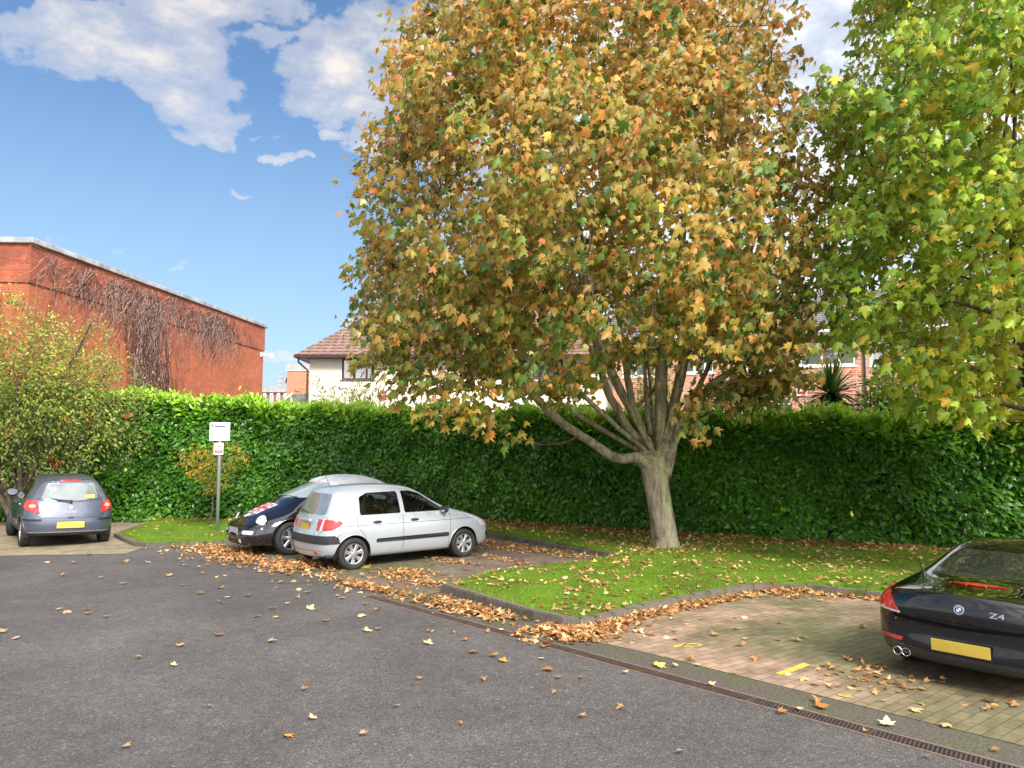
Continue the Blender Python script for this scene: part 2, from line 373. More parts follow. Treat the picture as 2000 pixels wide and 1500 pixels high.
def inset(line, k):
    out = []
    for i, p in enumerate(line):
        a = Vector(line[max(i-1, 0)]); b = Vector(line[min(i+1, len(line)-1)]); d_ = (b-a).normalized(); out.append((p[0]-d_.y*k, p[1]+d_.x*k))
    return out
def resample(line, step):
    out = [line[0]]
    for a, b in zip(line, line[1:]):
        L = math.dist(a, b); n = max(1, int(round(L/step)))
        out += [(a[0]+(b[0]-a[0])*i/n, a[1]+(b[1]-a[1])*i/n) for i in range(1, n+1)]
    return out
def kerb(line, side, h, label, wd=.12):
    """a run of kerb stones, each a bevelled block, joined in one strip"""
    bm = bmesh.new(); pts = resample(line, .9 if len(line) < 7 else .34); inn = inset(pts, wd*side)
    for i in range(len(pts)-1):
        a, b, c_, d_ = pts[i], pts[i+1], inn[i+1], inn[i]
        def lerp(p, q, t_): return (p[0]+(q[0]-p[0])*t_, p[1]+(q[1]-p[1])*t_)
        a2, b2 = lerp(a, b, .008), lerp(b, a, .008); d2, c2 = lerp(d_, c_, .008), lerp(c_, d_, .008)
        dz = rnd.uniform(-.006, .006); hh = h + dz
        vs = [bm.verts.new((p[0], p[1], -.02)) for p in (a2, b2, c2, d2)] + [bm.verts.new((p[0], p[1], hh)) for p in (a2, b2, c2, d2)]
        for f in ((0, 1, 2, 3), (4, 5, 6, 7), (0, 1, 5, 4), (1, 2, 6, 5), (2, 3, 7, 6), (3, 0, 4, 7)): bm.faces.new([vs[k] for k in f])
    bmesh.ops.recalc_face_normals(bm, faces=bm.faces)
    bmesh.ops.bevel(bm, geom=[e for e in bm.edges if all(v.co.z > .02 for v in e.verts)], offset=.014, segments=2, affect='EDGES')
    o = from_bm('kerb', bm, m_kerb); tag(o, label, kind='structure'); return o
front_right = isl_front + isl_right[1:]
kerb(front_right, 1, .125, 'weathered stone kerb round the front corner of the grass island')
kerb(isl_back[:], 1, .11, 'stone kerb along the back of the right parking bay')
kerb(mid_back[::1], -1, .10, 'low stone kerb behind the middle parking bay')
kerb(left_lawn, 1, .09, 'low stone kerb round the left patch of grass')

def lawn(name, poly, z, label):
    bm = bmesh.new(); tri = tessellate_polygon([[Vector((p[0], p[1], 0)) for p in poly]])
    vs = [bm.verts.new((p[0], p[1], z)) for p in poly]
    for t_ in tri:
        try: bm.faces.new([vs[i] for i in t_])
        except ValueError: pass
    xs = [p[0] for p in poly]; ys = [p[1] for p in poly]
    k = math.floor(min(xs))
    while k < max(xs):
        bmesh.ops.bisect_plane(bm, geom=bm.verts[:]+bm.edges[:]+bm.faces[:], plane_co=(k, 0, 0), plane_no=(1, 0, 0)); k += .5
    k = math.floor(min(ys))
    while k < max(ys):
        bmesh.ops.bisect_plane(bm, geom=bm.verts[:]+bm.edges[:]+bm.faces[:], plane_co=(0, k, 0), plane_no=(0, 1, 0)); k += .5
    bmesh.ops.triangulate(bm, faces=bm.faces)
    edge = {v for e in bm.edges if e.is_boundary for v in e.verts}
    for v in bm.verts:
        if v not in edge: v.co.z += .035*math.sin(v.co.x*1.3+1)*math.cos(v.co.y*1.1)+.02
    bmesh.ops.recalc_face_normals(bm, faces=bm.faces)
    if bm.faces and bm.faces[:][0].normal.z < 0: bmesh.ops.reverse_faces(bm, faces=bm.faces)
    o = from_bm(name, bm, m_soil, smooth=True); tag(o, label, kind='structure'); return o
hl = [p for p in hedge_line if p[0] > -3]
A_poly = inset(front_right, .11) + inset(isl_back, .11)[1:] + [(19, 6), (19, 10.2), (13.5, 13.3), (10.2, 15.0), (8.2, 15.9), (5.6, 17.4), (3.4, 18.7), (-.7, 21.4), (-3, 21.7)] + inset(mid_back, -.11)[::-1] + [(1.3, 13.75), (.6, 13.3), (-.34, 12.55)]
lawn('lawn', A_poly, .105, 'bright green lawn of the island under the maple, littered with leaves')
L_poly = inset(left_lawn, .10) + [(-2.6, 20.2), (-2.9, 21.9), (-10.3, 22.4)]
lawn('lawn', L_poly, .085, 'small green lawn behind the sign post at the left')

# grass blades
m_grass = leaf_mat('grass_blade', [(0, (.10, .17, .012)), (.5, (.20, .33, .018)), (.85, (.32, .42, .03)), (1, (.36, .34, .07))], None, .25, .6, .2)
def blades(name, poly, n, z, label, y0=0):
    xs = [p[0] for p in poly]; ys = [p[1] for p in poly]
    X = rng.uniform(max(min(xs), -13), min(max(xs), 9), n*3); Y = rng.uniform(min(ys), max(ys), n*3)
    ok = inpoly_np(X, Y, poly) & (np.abs(X/Y) < .75); X, Y = X[ok][:n], Y[ok][:n]
    k = len(X); zz = z+.035*np.sin(X*1.3+1)*np.cos(Y*1.1)+.008
    pos = np.stack([X, Y, zz], 1)
    tip = np.stack([rng.normal(0, .5, k), rng.normal(0, .5, k), np.ones(k)], 1); nr = np.stack([rng.normal(0, 1, k), -np.abs(rng.normal(1, .5, k)), rng.normal(.3, .3, k)], 1)
    tpl = [(np.array([(-.09, 0, 0), (.09, 0, 0), (.05, .55, .04), (0, 1, .2)]), [(0, 1, 2), (0, 2, 3)])]
    patch = .5+.5*np.sin(X*2.1+np.sin(Y*3))*np.cos(Y*1.7)
    o = scatter(name, tpl, pos, tip, nr, rng.uniform(.022, .05, k), np.stack([np.clip(rng.beta(2, 2.2, k)*.7+patch*.22, 0, 1), rng.random(k), rng.random(k)], 1), m_grass)
    tag(o, label, 'grass', kind='stuff'); return o
blades('grass', A_poly, 75000, .105, 'short green grass of the island lawn under the maple')
blades('grass', L_poly, 14000, .085, 'short green grass behind the sign post')

# drain channel
m_grate = mat('rusty_grate', (.085, .055, .045), .65, .3, var=.35, scale=14, bump=.4)
m_rail = mat('channel_rail', (.20, .155, .135), .75, .1, var=.25, scale=20)
m_void = mat('drain_void', (.008, .007, .006), .9)
dr = empty('drain_channel', (drain[0][0], drain[0][1], 0)); tag(dr, 'long rusty slotted drain channel between asphalt and mossy strip', 'drain')
fr = MB(); gr = MB(); vd = MB(); off = Vector((drain[0][0], drain[0][1], 0)); upz = Vector((0, 0, 1))
Ld = math.dist(drain[0], (3.41, 5.05)) + 1.2
Md = Matrix((( dd.x, dn.x, 0, 0), (dd.y, dn.y, 0, 0), (0, 0, 1, 0), (0, 0, 0, 1)))
fr.box((Ld/2, -.085, .004), (Ld, .016, .012), Md); fr.box((Ld/2, .085, .004), (Ld, .016, .012), Md)
vd.box((Ld/2, 0, .0015), (Ld, .154, .003), Md)
k = 0.02
while k < Ld:
    if (k % 1.0) > .03:
        Mk = Md @ Matrix.Translation((k, 0, .006)) @ Matrix.Rotation(R(12), 4, 'Z'); gr.box((0, 0, 0), (.013, .15, .006), Mk)
    else: gr.box((k, 0, .006), (.03, .15, .008), Md)
    k += .03
fr.build('frame', m_rail, dr); gr.build('grate', m_grate, dr); vd.build('channel', m_void, dr)

# faded yellow paint on the paving
m_paint, t = new_mat('yellow_paint'); c = t.coord()
w_ = t.ramp(t.noise(c, 22, 5, .7), [(.40, 0), (.52, 1)])
finish(t, t.mix(w_, (.30, .22, .07), (.62, .45, .06)), .7)
def mark(poly, label, hole=None):
    mb = MB(); mb.add([(p[0], p[1], .012) for p in poly], [tuple(range(len(poly)))]) if hole is None else None
    if hole is not None:
        n = len(poly); mb.add([(p[0], p[1], .012) for p in poly]+[(p[0], p[1], .012) for p in hole], [(i, (i+1) % n, n+(i+1) % n, n+i) for i in range(n)])
    tag(mb.build('painted_marking', m_paint), label, kind='structure')
mark(g2((1515, 1317), (1528, 1322), (1584, 1301), (1570, 1297)), 'faded yellow painted bar on the right bay')
mark(g2((1636, 1358), (1640, 1362), (1668, 1366), (1662, 1360)), 'worn yellow paint fragment on the right bay')
cx, cy = G(1352, 1262)[:2]
el = [(cx+.115*math.cos(a)*.9+.04*math.sin(a), cy+.075*math.sin(a)) for a in [2*PI*i/20 for i in range(20)]]
el2 = [(cx+(p[0]-cx)*.70, cy+(p[1]-cy)*.5) for p in el]
mark(el, 'faded yellow painted loop of a letter on the right bay', el2)
mark(g2((1314, 1264), (1315, 1267), (1342, 1262), (1340, 1258)), 'faded yellow painted stroke beside the loop')
mark(g2((664, 1112), (668, 1116), (724, 1109), (722, 1105.5)), 'thin yellow line by the silver rear wheel')
mark(g2((537, 1083), (540, 1087), (585, 1082), (583, 1078)), 'thin yellow line beside the black front wheel')
# ------------------------------------------------------------------ hedge
def hedge_h(X): return np.interp(X, [-30, -13, -11.3, -8, -5.7, -.7, 3.4, 5.6, 8.2, 10.2, 19], [3.75, 3.65, 3.6, 3.38, 3.2, 3.08, 2.86, 2.8, 2.72, 2.66, 2.5])
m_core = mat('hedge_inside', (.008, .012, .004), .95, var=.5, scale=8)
m_laurel = leaf_mat('laurel_leaf', [(0, (.028, .085, .012)), (.35, (.062, .19, .018)), (.60, (.12, .33, .022)), (.78, (.28, .55, .03)), (1, (.46, .68, .08))], (.16, .30, .08), .24, .34, .55)
hed = empty('hedge', (0, 20.7, 0)); tag(hed, 'long tall clipped laurel hedge across the back of the car park', 'hedge')
HD = 1.5
Xs = np.array([p[0] for p in hedge_line]); Ys = np.array([p[1] for p in hedge_line])
nx = 120; xx = np.linspace(-30, 19, nx); yy = np.interp(xx, Xs, Ys); hh = hedge_h(xx)
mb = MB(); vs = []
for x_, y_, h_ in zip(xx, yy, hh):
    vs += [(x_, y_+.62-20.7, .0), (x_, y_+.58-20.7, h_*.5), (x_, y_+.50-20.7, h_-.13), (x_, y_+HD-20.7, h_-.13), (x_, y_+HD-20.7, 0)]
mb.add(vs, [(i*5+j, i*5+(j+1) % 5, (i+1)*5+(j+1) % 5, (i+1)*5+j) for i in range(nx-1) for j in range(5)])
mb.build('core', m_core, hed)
def hedge_leaves():
    n = 112000
    # position along the line, uniformly by length, more where it can be seen
    seg = np.sqrt(np.diff(xx)**2+np.diff(yy)**2); vis = (np.abs(xx[:-1]/yy[:-1]) < .80); seg = seg*np.where(vis, 1, .12)
    cum = np.concatenate([[0], np.cumsum(seg)]); s = rng.random(n)*cum[-1]; X = np.interp(s, cum, xx); Yb = np.interp(X, Xs, Ys); H = hedge_h(X)
    tx = np.interp(X+.1, Xs, Ys)-Yb; nrm = unit(np.stack([tx/.1, -np.ones(n), np.zeros(n)], 1)); nrm[:, 0] = np.abs(nrm[:, 0])*np.sign(-tx)*-1*-1
    nrm = unit(np.stack([tx/.1*1.0, -np.ones(n), np.zeros(n)], 1))
    top = rng.random(n) < .27
    z_ = np.where(top, H + rng.normal(0, .05, n), .05+(H-.02)*rng.random(n)**.92)
    # gentle lumps so that the face is not a flat plane
    lump = .16*np.sin(X*1.9+z_*1.3)+.12*np.sin(X*4.3-z_*2.9)+.09*np.sin(z_*5.1+X*.7)+.05*np.sin(X*9.1+z_*7.0)
    depth = np.where(top, rng.random(n)*1.3, np.abs(rng.normal(0, .10, n))*1.0+lump*.55+.10)
    zt = H + .06*np.sin(X*2.2)+.05*np.sin(X*5.7+1) + .04*np.sin(X*11.3)
    z_ = np.where(top, zt-.06+rng.normal(0, .06, n)+np.where(rng.random(n) < .06, rng.random(n)*.22, 0), np.minimum(z_, zt-.02))
    pos = np.stack([X, Yb, z_], 1) - nrm*depth[:, None]
    pos[:, 1] -= 20.7
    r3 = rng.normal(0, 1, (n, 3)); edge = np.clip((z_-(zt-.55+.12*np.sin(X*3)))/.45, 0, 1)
    up = np.array([0, 0, 1.0]); along = np.stack([-nrm[:, 1], nrm[:, 0], np.zeros(n)], 1)
    tip = nrm*.55 + up*(-.35+1.5*edge)[:, None] + along*(rng.normal(.35, .75, n))[:, None] + r3*.28
    nr = nrm*(.9-.3*edge)[:, None] + up*.75 + rng.normal(0, 1, (n, 3))*.38
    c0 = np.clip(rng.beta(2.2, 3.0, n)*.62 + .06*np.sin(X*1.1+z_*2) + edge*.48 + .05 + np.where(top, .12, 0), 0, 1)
    size = rng.uniform(.11, .20, n)
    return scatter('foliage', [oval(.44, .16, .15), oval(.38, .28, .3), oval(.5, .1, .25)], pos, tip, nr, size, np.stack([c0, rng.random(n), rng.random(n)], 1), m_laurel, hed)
hedge_leaves()

# ------------------------------------------------------------------ buildings
def brick_wall_mat(name, c1, c2, mortar, stain=(.12, .05, .03), amt=.35, bw=.225, bh=.078, ms=.010):
    m, t = new_mat(name); uv = t.coord('UV'); c = t.coord()
    b = t.node('ShaderNodeTexBrick', {'Vector': uv, 'Color1': (*c1, 1), 'Color2': (*c2, 1), 'Mortar': (*mortar, 1), 'Scale': 1.0, 'Mortar Size': ms, 'Mortar Smooth': .2, 'Brick Width': bw, 'Row Height': bh})
    col = t.mix(1.0, b.outputs[0], t.ramp(t.noise(c, 5, 4), [(.3, .82), (.7, 1.12)]), 'MULTIPLY')
    col = t.mix(t.ramp(t.noise(c, .55, 6, .65, .4), [(.42, 0.0), (.68, amt)]), col, (*stain, 1))
    finish(t, col, .88, t.bump(t.m('MULTIPLY', b.outputs[1], -1), .4, .008), .25); return m
m_orange = brick_wall_mat('orange_brick', (.35, .085, .036), (.45, .122, .05), (.40, .18, .11), amt=.35)
m_orange2 = brick_wall_mat('red_brick_band', (.32, .07, .035), (.42, .10, .05), (.33, .15, .10), amt=.8, stain=(.10, .045, .035))
m_pink = brick_wall_mat('pink_brick', (.50, .17, .10), (.60, .22, .13), (.55, .32, .22), amt=.15)
m_red = brick_wall_mat('apartment_brick', (.52, .20, .12), (.66, .29, .18), (.66, .52, .42), amt=.15, ms=.012)
m_coping = mat('weathered_coping', (.16, .17, .18), .85, var=.0, scale=2.2, bump=.4, col2=(.40, .41, .41))
m_white = mat('white_plastic', (.78, .79, .80), .35, var=.04)
m_glassw = glass('house_glass', (.25, .30, .30), .22, .25)
m_dark_room = mat('dark_room', (.03, .032, .035), .9)
m_curtain = mat('curtain', (.55, .57, .58), .9, var=.15, scale=14)
m_brown = mat('brown_frame', (.055, .018, .018), .4)
m_render, t = new_mat('cream_render'); c = t.coord()
finish(t, t.ramp(t.noise(c, .8, 5, .6), [(.3, (.80, .74, .62)), (.7, (.88, .83, .72))]), .9, t.bump(t.noise(c, 120, 3), .3, .005), .3)

def wall_quad(mb_uv, a, b, z0, z1):
    L = (Vector(b)-Vector(a)).length
    mb_uv.append(([(a[0], a[1], z0), (b[0], b[1], z0), (b[0], b[1], z1), (a[0], a[1], z1)], [(0, z0), (L, z0), (L, z1), (0, z1)]))
def quads_obj(name, quads, mt, parent=None):
    me = bpy.data.meshes.new(name); V = []; Fc = []; U = []
    for q, uv in quads:
        k = len(V); V += q; Fc.append(tuple(range(k, k+len(q)))); U += uv
    me.from_pydata(V, [], Fc); ul = me.uv_layers.new(name='UVMap')
    for i, l in enumerate(ul.data): l.uv = U[me.loops[i].vertex_index]
    return link(name, me, parent, mt)
def walls(name, pts, z0, z1, mt, parent=None, closed=True, cap=True):
    """brick block with a plan outline"""
    qs = []; n = len(pts); acc = 0
    for i in range(n if closed else n-1):
        a, b = pts[i], pts[(i+1) % n]; L = math.dist(a, b)
        qs.append(([(a[0], a[1], z0), (b[0], b[1], z0), (b[0], b[1], z1), (a[0], a[1], z1)], [(acc, z0), (acc+L, z0), (acc+L, z1), (acc, z1)])); acc += L
    if cap:
        qs.append(([(p[0], p[1], z1) for p in pts], [(p[0], p[1]) for p in pts]))
    return quads_obj(name, qs, mt, parent)

# left: big orange brick building
nb = (-15.65, 24.2); fb = (-13.75, 41.6); dirw = Vector((fb[0]-nb[0], fb[1]-nb[1])).normalized(); outw = Vector((dirw.y, -dirw.x))
lb = (nb[0]-9.5, nb[1]-.7); lf = (fb[0]-9.5, fb[1])
bl = empty('brick_building', (nb[0], nb[1], 0)); tag(bl, 'big windowless orange brick building with pale flat coping at the left', 'building')
def loc(pts, o): return [(p[0]-o[0], p[1]-o[1]) for p in pts]
ZT = 8.72
def grow(pts, k):
    cx_ = sum(p[0] for p in pts)/len(pts); cy_ = sum(p[1] for p in pts)/len(pts); o_ = []
    for i, p in enumerate(pts):
        a, b = Vector(pts[i-1]), Vector(pts[(i+1) % len(pts)]); v = Vector(p)
        d1 = (v-a).normalized(); d2 = (b-v).normalized(); n1_ = Vector((d1.y, -d1.x)); n2_ = Vector((d2.y, -d2.x)); m_ = (n1_+n2_).normalized()
        o_.append(tuple(v + m_*k/max(.3, m_.dot(n1_))))
    return o_
foot = loc([lb, nb, fb, lf], nb)
walls('wall', foot, 2.55, ZT-1.28, m_orange, bl, cap=False)
walls('plinth', grow(foot, .03), 0, 2.55, m_pink, bl, cap=True)
walls('parapet', grow(foot, .05), ZT-1.28, ZT, m_orange2, bl)
cp = MB(); g_ = grow(foot, .16); cp.add([(p[0], p[1], ZT) for p in g_]+[(p[0], p[1], ZT+.19) for p in g_], [(0, 1, 2, 3), (4, 5, 6, 7), (0, 1, 5, 4), (1, 2, 6, 5), (2, 3, 7, 6), (3, 0, 4, 7)])
bevel_obj(cp.build('coping', m_coping, bl), .03)
mb = MB(); pp = P(2, 560, 24.0)-Vector((nb[0], nb[1], 0)); mb.tube([(pp.x-.05, pp.y-.1, 0), (pp.x-.05, pp.y-.1, pp.z-.1), (pp.x-.05, pp.y-.1, pp.z), (pp.x-.35, pp.y-.1, pp.z+.1)], .085, 10)
mb.tube([(pp.x-.05, pp.y-.1, pp.z-1.0), (pp.x-.05, pp.y-.1, pp.z-.9)], .11, 10)
mb.build('drainpipe', m_white, bl, True)
mb = MB(); q = Vector((fb[0]-nb[0]-.3*dirw.x, fb[1]-nb[1]-.3, 7.2)); mb.box((q.x+.35, q.y, q.z), (.6, .14, .12)); mb.box((q.x+.62, q.y, q.z-.12), (.16, .16, .16)); mb.box((q.x+.03, q.y, q.z), (.06, .2, .25)); mb.build('wall_lamp', m_white, bl)
# dead creeper stems clinging to the long wall
m_vine = mat('dead_creeper', (.21, .125, .10), .9, var=.4, scale=9, col2=(.42, .32, .27))
m_vine2 = mat('creeper_tangle', (.085, .035, .028), .95, var=.4, scale=9)
vb = MB(); vb2 = MB()
def onwall(s_, z_, k): return (dirw.x*s_+outw.x*k, dirw.y*s_+outw.y*k, z_)
Lw = math.dist(nb, fb)
r_ = random.Random(5)
for i in range(620):
    c_ = r_.random()
    if c_ < .5: s0 = r_.gauss(5.2, 2.4)
    elif c_ < .8: s0 = r_.gauss(11.8, 1.3)
    else: s0 = r_.uniform(.8, 14.5)
    s0 = min(max(s0, .6), 16.5); z0_ = ZT-.1-abs(r_.gauss(0, .45)); ang = r_.choice([-1, 1])*r_.uniform(.2, 1.3)+PI*1.5
    pts = [(s0, z0_)]; n_ = r_.randint(6, 16)
    for j in range(n_):
        ang += r_.gauss(0, .35); ang += (1.5*PI-ang)*.12
        pts.append((pts[-1][0]+math.cos(ang)*.17, min(ZT-.05, pts[-1][1]+math.sin(ang)*.17)))
    kk = r_.uniform(.07, .16); r0 = r_.uniform(.005, .013)
    (vb if r_.random() < .75 else vb2).tube([onwall(a, b, kk+.03*math.sin(j*1.7)) for j, (a, b) in enumerate(pts)], [r0*(1-.6*j/len(pts)) for j in range(len(pts))], 4, False)
for i in range(520):
    s0 = r_.gauss(6.6, .75); z0_ = r_.uniform(3.6, 7.6); s0 += (6.5-z0_)*.35
    pts = [(s0, z0_)]
    for j in range(r_.randint(4, 9)): pts.append((pts[-1][0]+r_.gauss(.02, .06), pts[-1][1]-r_.uniform(.08, .2)))
    (vb2 if r_.random() < .8 else vb).tube([onwall(a, b, r_.uniform(.06, .10)) for a, b in pts], r_.uniform(.009, .018), 4, False)
vn = empty('dead_creeper', (nb[0], nb[1], 0)); tag(vn, 'bare dead creeper stems hanging over the orange brick wall', 'creeper')
vb.build('pale_stems', m_vine, vn); vb2.build('tangled_stems', m_vine2, vn)

# window helper (frame, panes, curtain/dark room) on a wall facing -y, in a local frame
def window(parent, M, w_, h_, cols, mframe, trans=None, fw=.06, curtain=True):
    f = MB(); d_ = .05
    f.box((0, 0, fw/2), (w_, d_, fw), M); f.box((0, 0, h_-fw/2), (w_, d_, fw), M)
    n = len(cols)+1; edges = [-w_/2]+list(cols)+[w_/2]
    for i, e in enumerate(edges): f.box((min(max(e, -w_/2+fw/2), w_/2-fw/2), 0, h_/2), (fw, d_, h_-2*fw), M)
    if trans:
        for (i, zt_) in trans: f.box(((edges[i]+edges[i+1])/2, 0, zt_), (edges[i+1]-edges[i]-fw, d_*.96, fw*.8), M)
    fo = f.build('window', mframe, parent)
    g = MB(); g.box((0, .005, h_/2), (w_-fw*1.1, .006, h_-fw*1.1), M); g.build('pane', m_glassw, fo)
    s = MB(); s.box((0, -.02, -.03), (w_+.12, .14, .05), M); s.build('sill', mframe, fo)
    return fo
def opening_wall(name, M, L, z0, z1, holes, mt, parent, reveal=.12):
    """wall in local xz plane (x 0..L) with rectangular openings, and reveals"""
    xs = sorted({0, L} | {h[0] for h in holes} | {h[1] for h in holes}); zs = sorted({z0, z1} | {h[2] for h in holes} | {h[3] for h in holes}); qs = []
    for a, b in zip(xs, xs[1:]):
        for c_, e in zip(zs, zs[1:]):
            mx, mz = (a+b)/2, (c_+e)/2
            if any(h[0] < mx < h[1] and h[2] < mz < h[3] for h in holes): continue
            qs.append(([tuple(M @ Vector(p)) for p in ((a, 0, c_), (b, 0, c_), (b, 0, e), (a, 0, e))], [(a, c_), (b, c_), (b, e), (a, e)]))
    for (a, b, c_, e) in holes:
        for p, q_ in (((a, c_), (a, e)), ((a, e), (b, e)), ((b, e), (b, c_)), ((b, c_), (a, c_))):
            qs.append(([tuple(M @ Vector(v)) for v in ((p[0], 0, p[1]), (q_[0], 0, q_[1]), (q_[0], reveal, q_[1]), (p[0], reveal, p[1]))], [(0, p[1]), (0, q_[1]), (reveal, q_[1]), (reveal, p[1])]))
    return quads_obj(name, qs, mt, parent)

m_tile, t = new_mat('brown_roof_tile'); c = t.coord()
finish(t, t.mix(1.0, t.ramp(t.noise(c, 3, 5), [(.3, (.15, .085, .070)), (.7, (.25, .16, .13))]), t.ramp(t.noise(c, 30, 3), [(.3, .8), (.7, 1.2)]), 'MULTIPLY'), .8, t.bump(t.noise(c, 60, 3), .3, .01))
m_tile2, t = new_mat('grey_roof_tile'); c = t.coord()
finish(t, t.mix(1.0, t.ramp(t.noise(c, 3, 5), [(.3, (.10, .095, .09)), (.7, (.20, .19, .18))]), t.ramp(t.noise(c, 30, 3), [(.3, .8), (.7, 1.2)]), 'MULTIPLY'), .8, t.bump(t.noise(c, 60, 3), .3, .01))
def tiled_plane(name, poly, mt, parent, course=.30, colw=.30, bumph=.045):
    """roof slope of lapped, rolled tiles: poly = eave-left, eave-right, ridge-right, ridge-left"""
    a, b, c_, d_ = [Vector(p) for p in poly]
    n_v = max(3, int((d_-a).length/course)); up_ = (b-a).cross(d_-a).normalized()
    if up_.z < 0: up_ = -up_
    mb = MB(); W = (b-a).length
    nu = int(W/(colw/4)); 
    for i in range(n_v):
        t0, t1 = i/n_v, (i+1)/n_v
        row = []
        for (tt, lift) in ((t0, bumph*.9), (t1+.02, 0.0)):
            l, r2 = a.lerp(d_, tt), b.lerp(c_, tt); pts_ = []
            for k_ in range(nu+1):
                # keep tile columns straight up the slope
                s_ = k_/nu; base = a.lerp(b, s_)+(d_-a).normalized()*0
                p = l.lerp(r2, s_); x_abs = (p-a).dot((b-a).normalized())
                pts_.append(p + up_*(lift + .022*abs(math.sin(PI*x_abs/colw))))
            row.append(pts_)
        k0 = len(mb.v); n_ = nu+1
        front = [p - up_*bumph for p in row[0]]
        mb.add(front+row[0]+row[1], [(j, j+1, n_+j+1, n_+j) for j in range(nu)]+[(n_+j, n_+j+1, 2*n_+j+1, 2*n_+j) for j in range(nu)])
    return mb.build(name, mt, parent)

# white rendered house
hx0, hx1, hy = -8.05, 4.35, 30.0; ZE = 5.72
hs = empty('white_house', (hx0, hy, 0)); tag(hs, 'cream rendered house with brown tiled roof and brown window frames', 'house')
I4 = Matrix.Identity(4)
def hX(px, Y=30.0): return P(px, 700, Y).x - hx0
def hZ(py, px=1000, Y=30.0): return P(px, py, Y).z
up_w = (hX(668), hX(732), hZ(742), hZ(696))
holes = [up_w, (hX(1000)-.0, hX(1040)-.0+.1, 2.4, hZ(790)), (hX(1068), hX(1105), 2.4, hZ(790)), (hX(1130), hX(1166), 2.4, hZ(790)), (hX(928), hX(957), 2.4, hZ(792)), (hX(815), hX(850), 2.4, hZ(792)), (hX(880), hX(912), 2.4, hZ(792))]
up2 = (hX(905), hX(985), hZ(738), hZ(696)); up3 = (hX(1040), hX(1100), hZ(738), hZ(696)); holes += [up2, up3]
opening_wall('wall', I4, hx1-hx0, 0, ZE, holes, m_render, hs)
qs = []
for a, b in (((0, 0), (0, 7.5)), ((hx1-hx0, 0), (hx1-hx0, 7.5)), ((0, 7.5), (hx1-hx0, 7.5))): qs = []; wall_quad(qs, a, b, 0, ZE); quads_obj('side_wall', qs, m_render, hs)
mb = MB(); mb.box(((hx1-hx0)/2, 1.2, 3.0), (hx1-hx0-.3, .05, 5.6)); mb.build('room', m_dark_room, hs)
for i, h_ in enumerate(holes):
    W_ = h_[1]-h_[0]; M_ = Matrix.Translation(((h_[0]+h_[1])/2, .07, h_[2]))
    if i in (0, 7, 8): fo = window(hs, M_, W_, h_[3]-h_[2], (-W_*.12, W_*.25) if i == 0 else (0,), m_brown, [(1, (h_[3]-h_[2])*.55)] if i == 0 else None, .07)
    else: fo = window(hs, M_, W_, h_[3]-h_[2], (), m_brown, None, .07)
    cu_ = MB(); cu_.box((0, .35, (h_[3]-h_[2])/2), (W_*.98, .02, (h_[3]-h_[2])*.98), M_); cu_.build('blind', m_curtain, fo)
Wh = hx1-hx0; ov = .45
tiled_plane('roof', [(-ov, -ov, ZE), (Wh+ov, -ov, ZE), (Wh-3.0, 3.6, ZE+3.05), (3.0, 3.6, ZE+3.05)], m_tile, hs)
tiled_plane('roof', [(-ov, 7.6, ZE), (-ov, -ov, ZE), (3.0, 3.6, ZE+3.05), (3.0, 3.65, ZE+3.05)], m_tile, hs)
mb = MB(); mb.box((Wh/2, -ov, ZE-.02), (Wh+2*ov, .12, .12)); mb.box((-ov, 3.5, ZE-.02), (.12, 8.0, .12))
mb.build('gutter', m_brown, hs)
mb = MB(); mb.tube([(-ov+.1, -ov+.08, ZE-.05), (-ov+.1, -ov+.08, ZE-.25), (-.06, -.08, ZE-.55), (-.06, -.08, 0)], .04, 8); mb.build('drainpipe', mat('dark_pipe', (.03, .035, .04), .4), hs)
mb = MB(); mb.box((Wh/2, -ov/2, ZE-.06), (Wh+2*ov-.2, ov, .03)); mb.build('soffit', m_brown, hs)
mb = MB()
for (px, py) in ((676, 628), (690, 622)): p = P(px, py, 31.6)-Vector((hx0, hy, 0)); mb.tube([(p.x, p.y, p.z-.35), (p.x, p.y, p.z+.08)], [.10, .07], 8)
mb.tube([(P(672, 632, 31.6).x-hx0, 1.6, hZ(632, 700, 31.6)), (P(700, 614, 32).x-hx0, 2.0, hZ(618, 700, 32))], .09, 6)
mb.build('vent', m_coping, hs)
mb = MB(); a_ = P(748, 771, 29.9)-Vector((hx0, hy, 0)); mb.box((a_.x, -.05, a_.z), (.25, .10, .30)); o = mb.build('alarm_box', mat('red_box', (.55, .03, .03), .4), hs)
mb = MB(); mb.add([(a_.x-.08, -.103, a_.z+.02), (a_.x, -.103, a_.z-.06), (a_.x+.09, -.103, a_.z+.09), (a_.x, -.103, a_.z+.02)], [(0, 1, 2, 3)]); mb.build('mark', m_white, o)

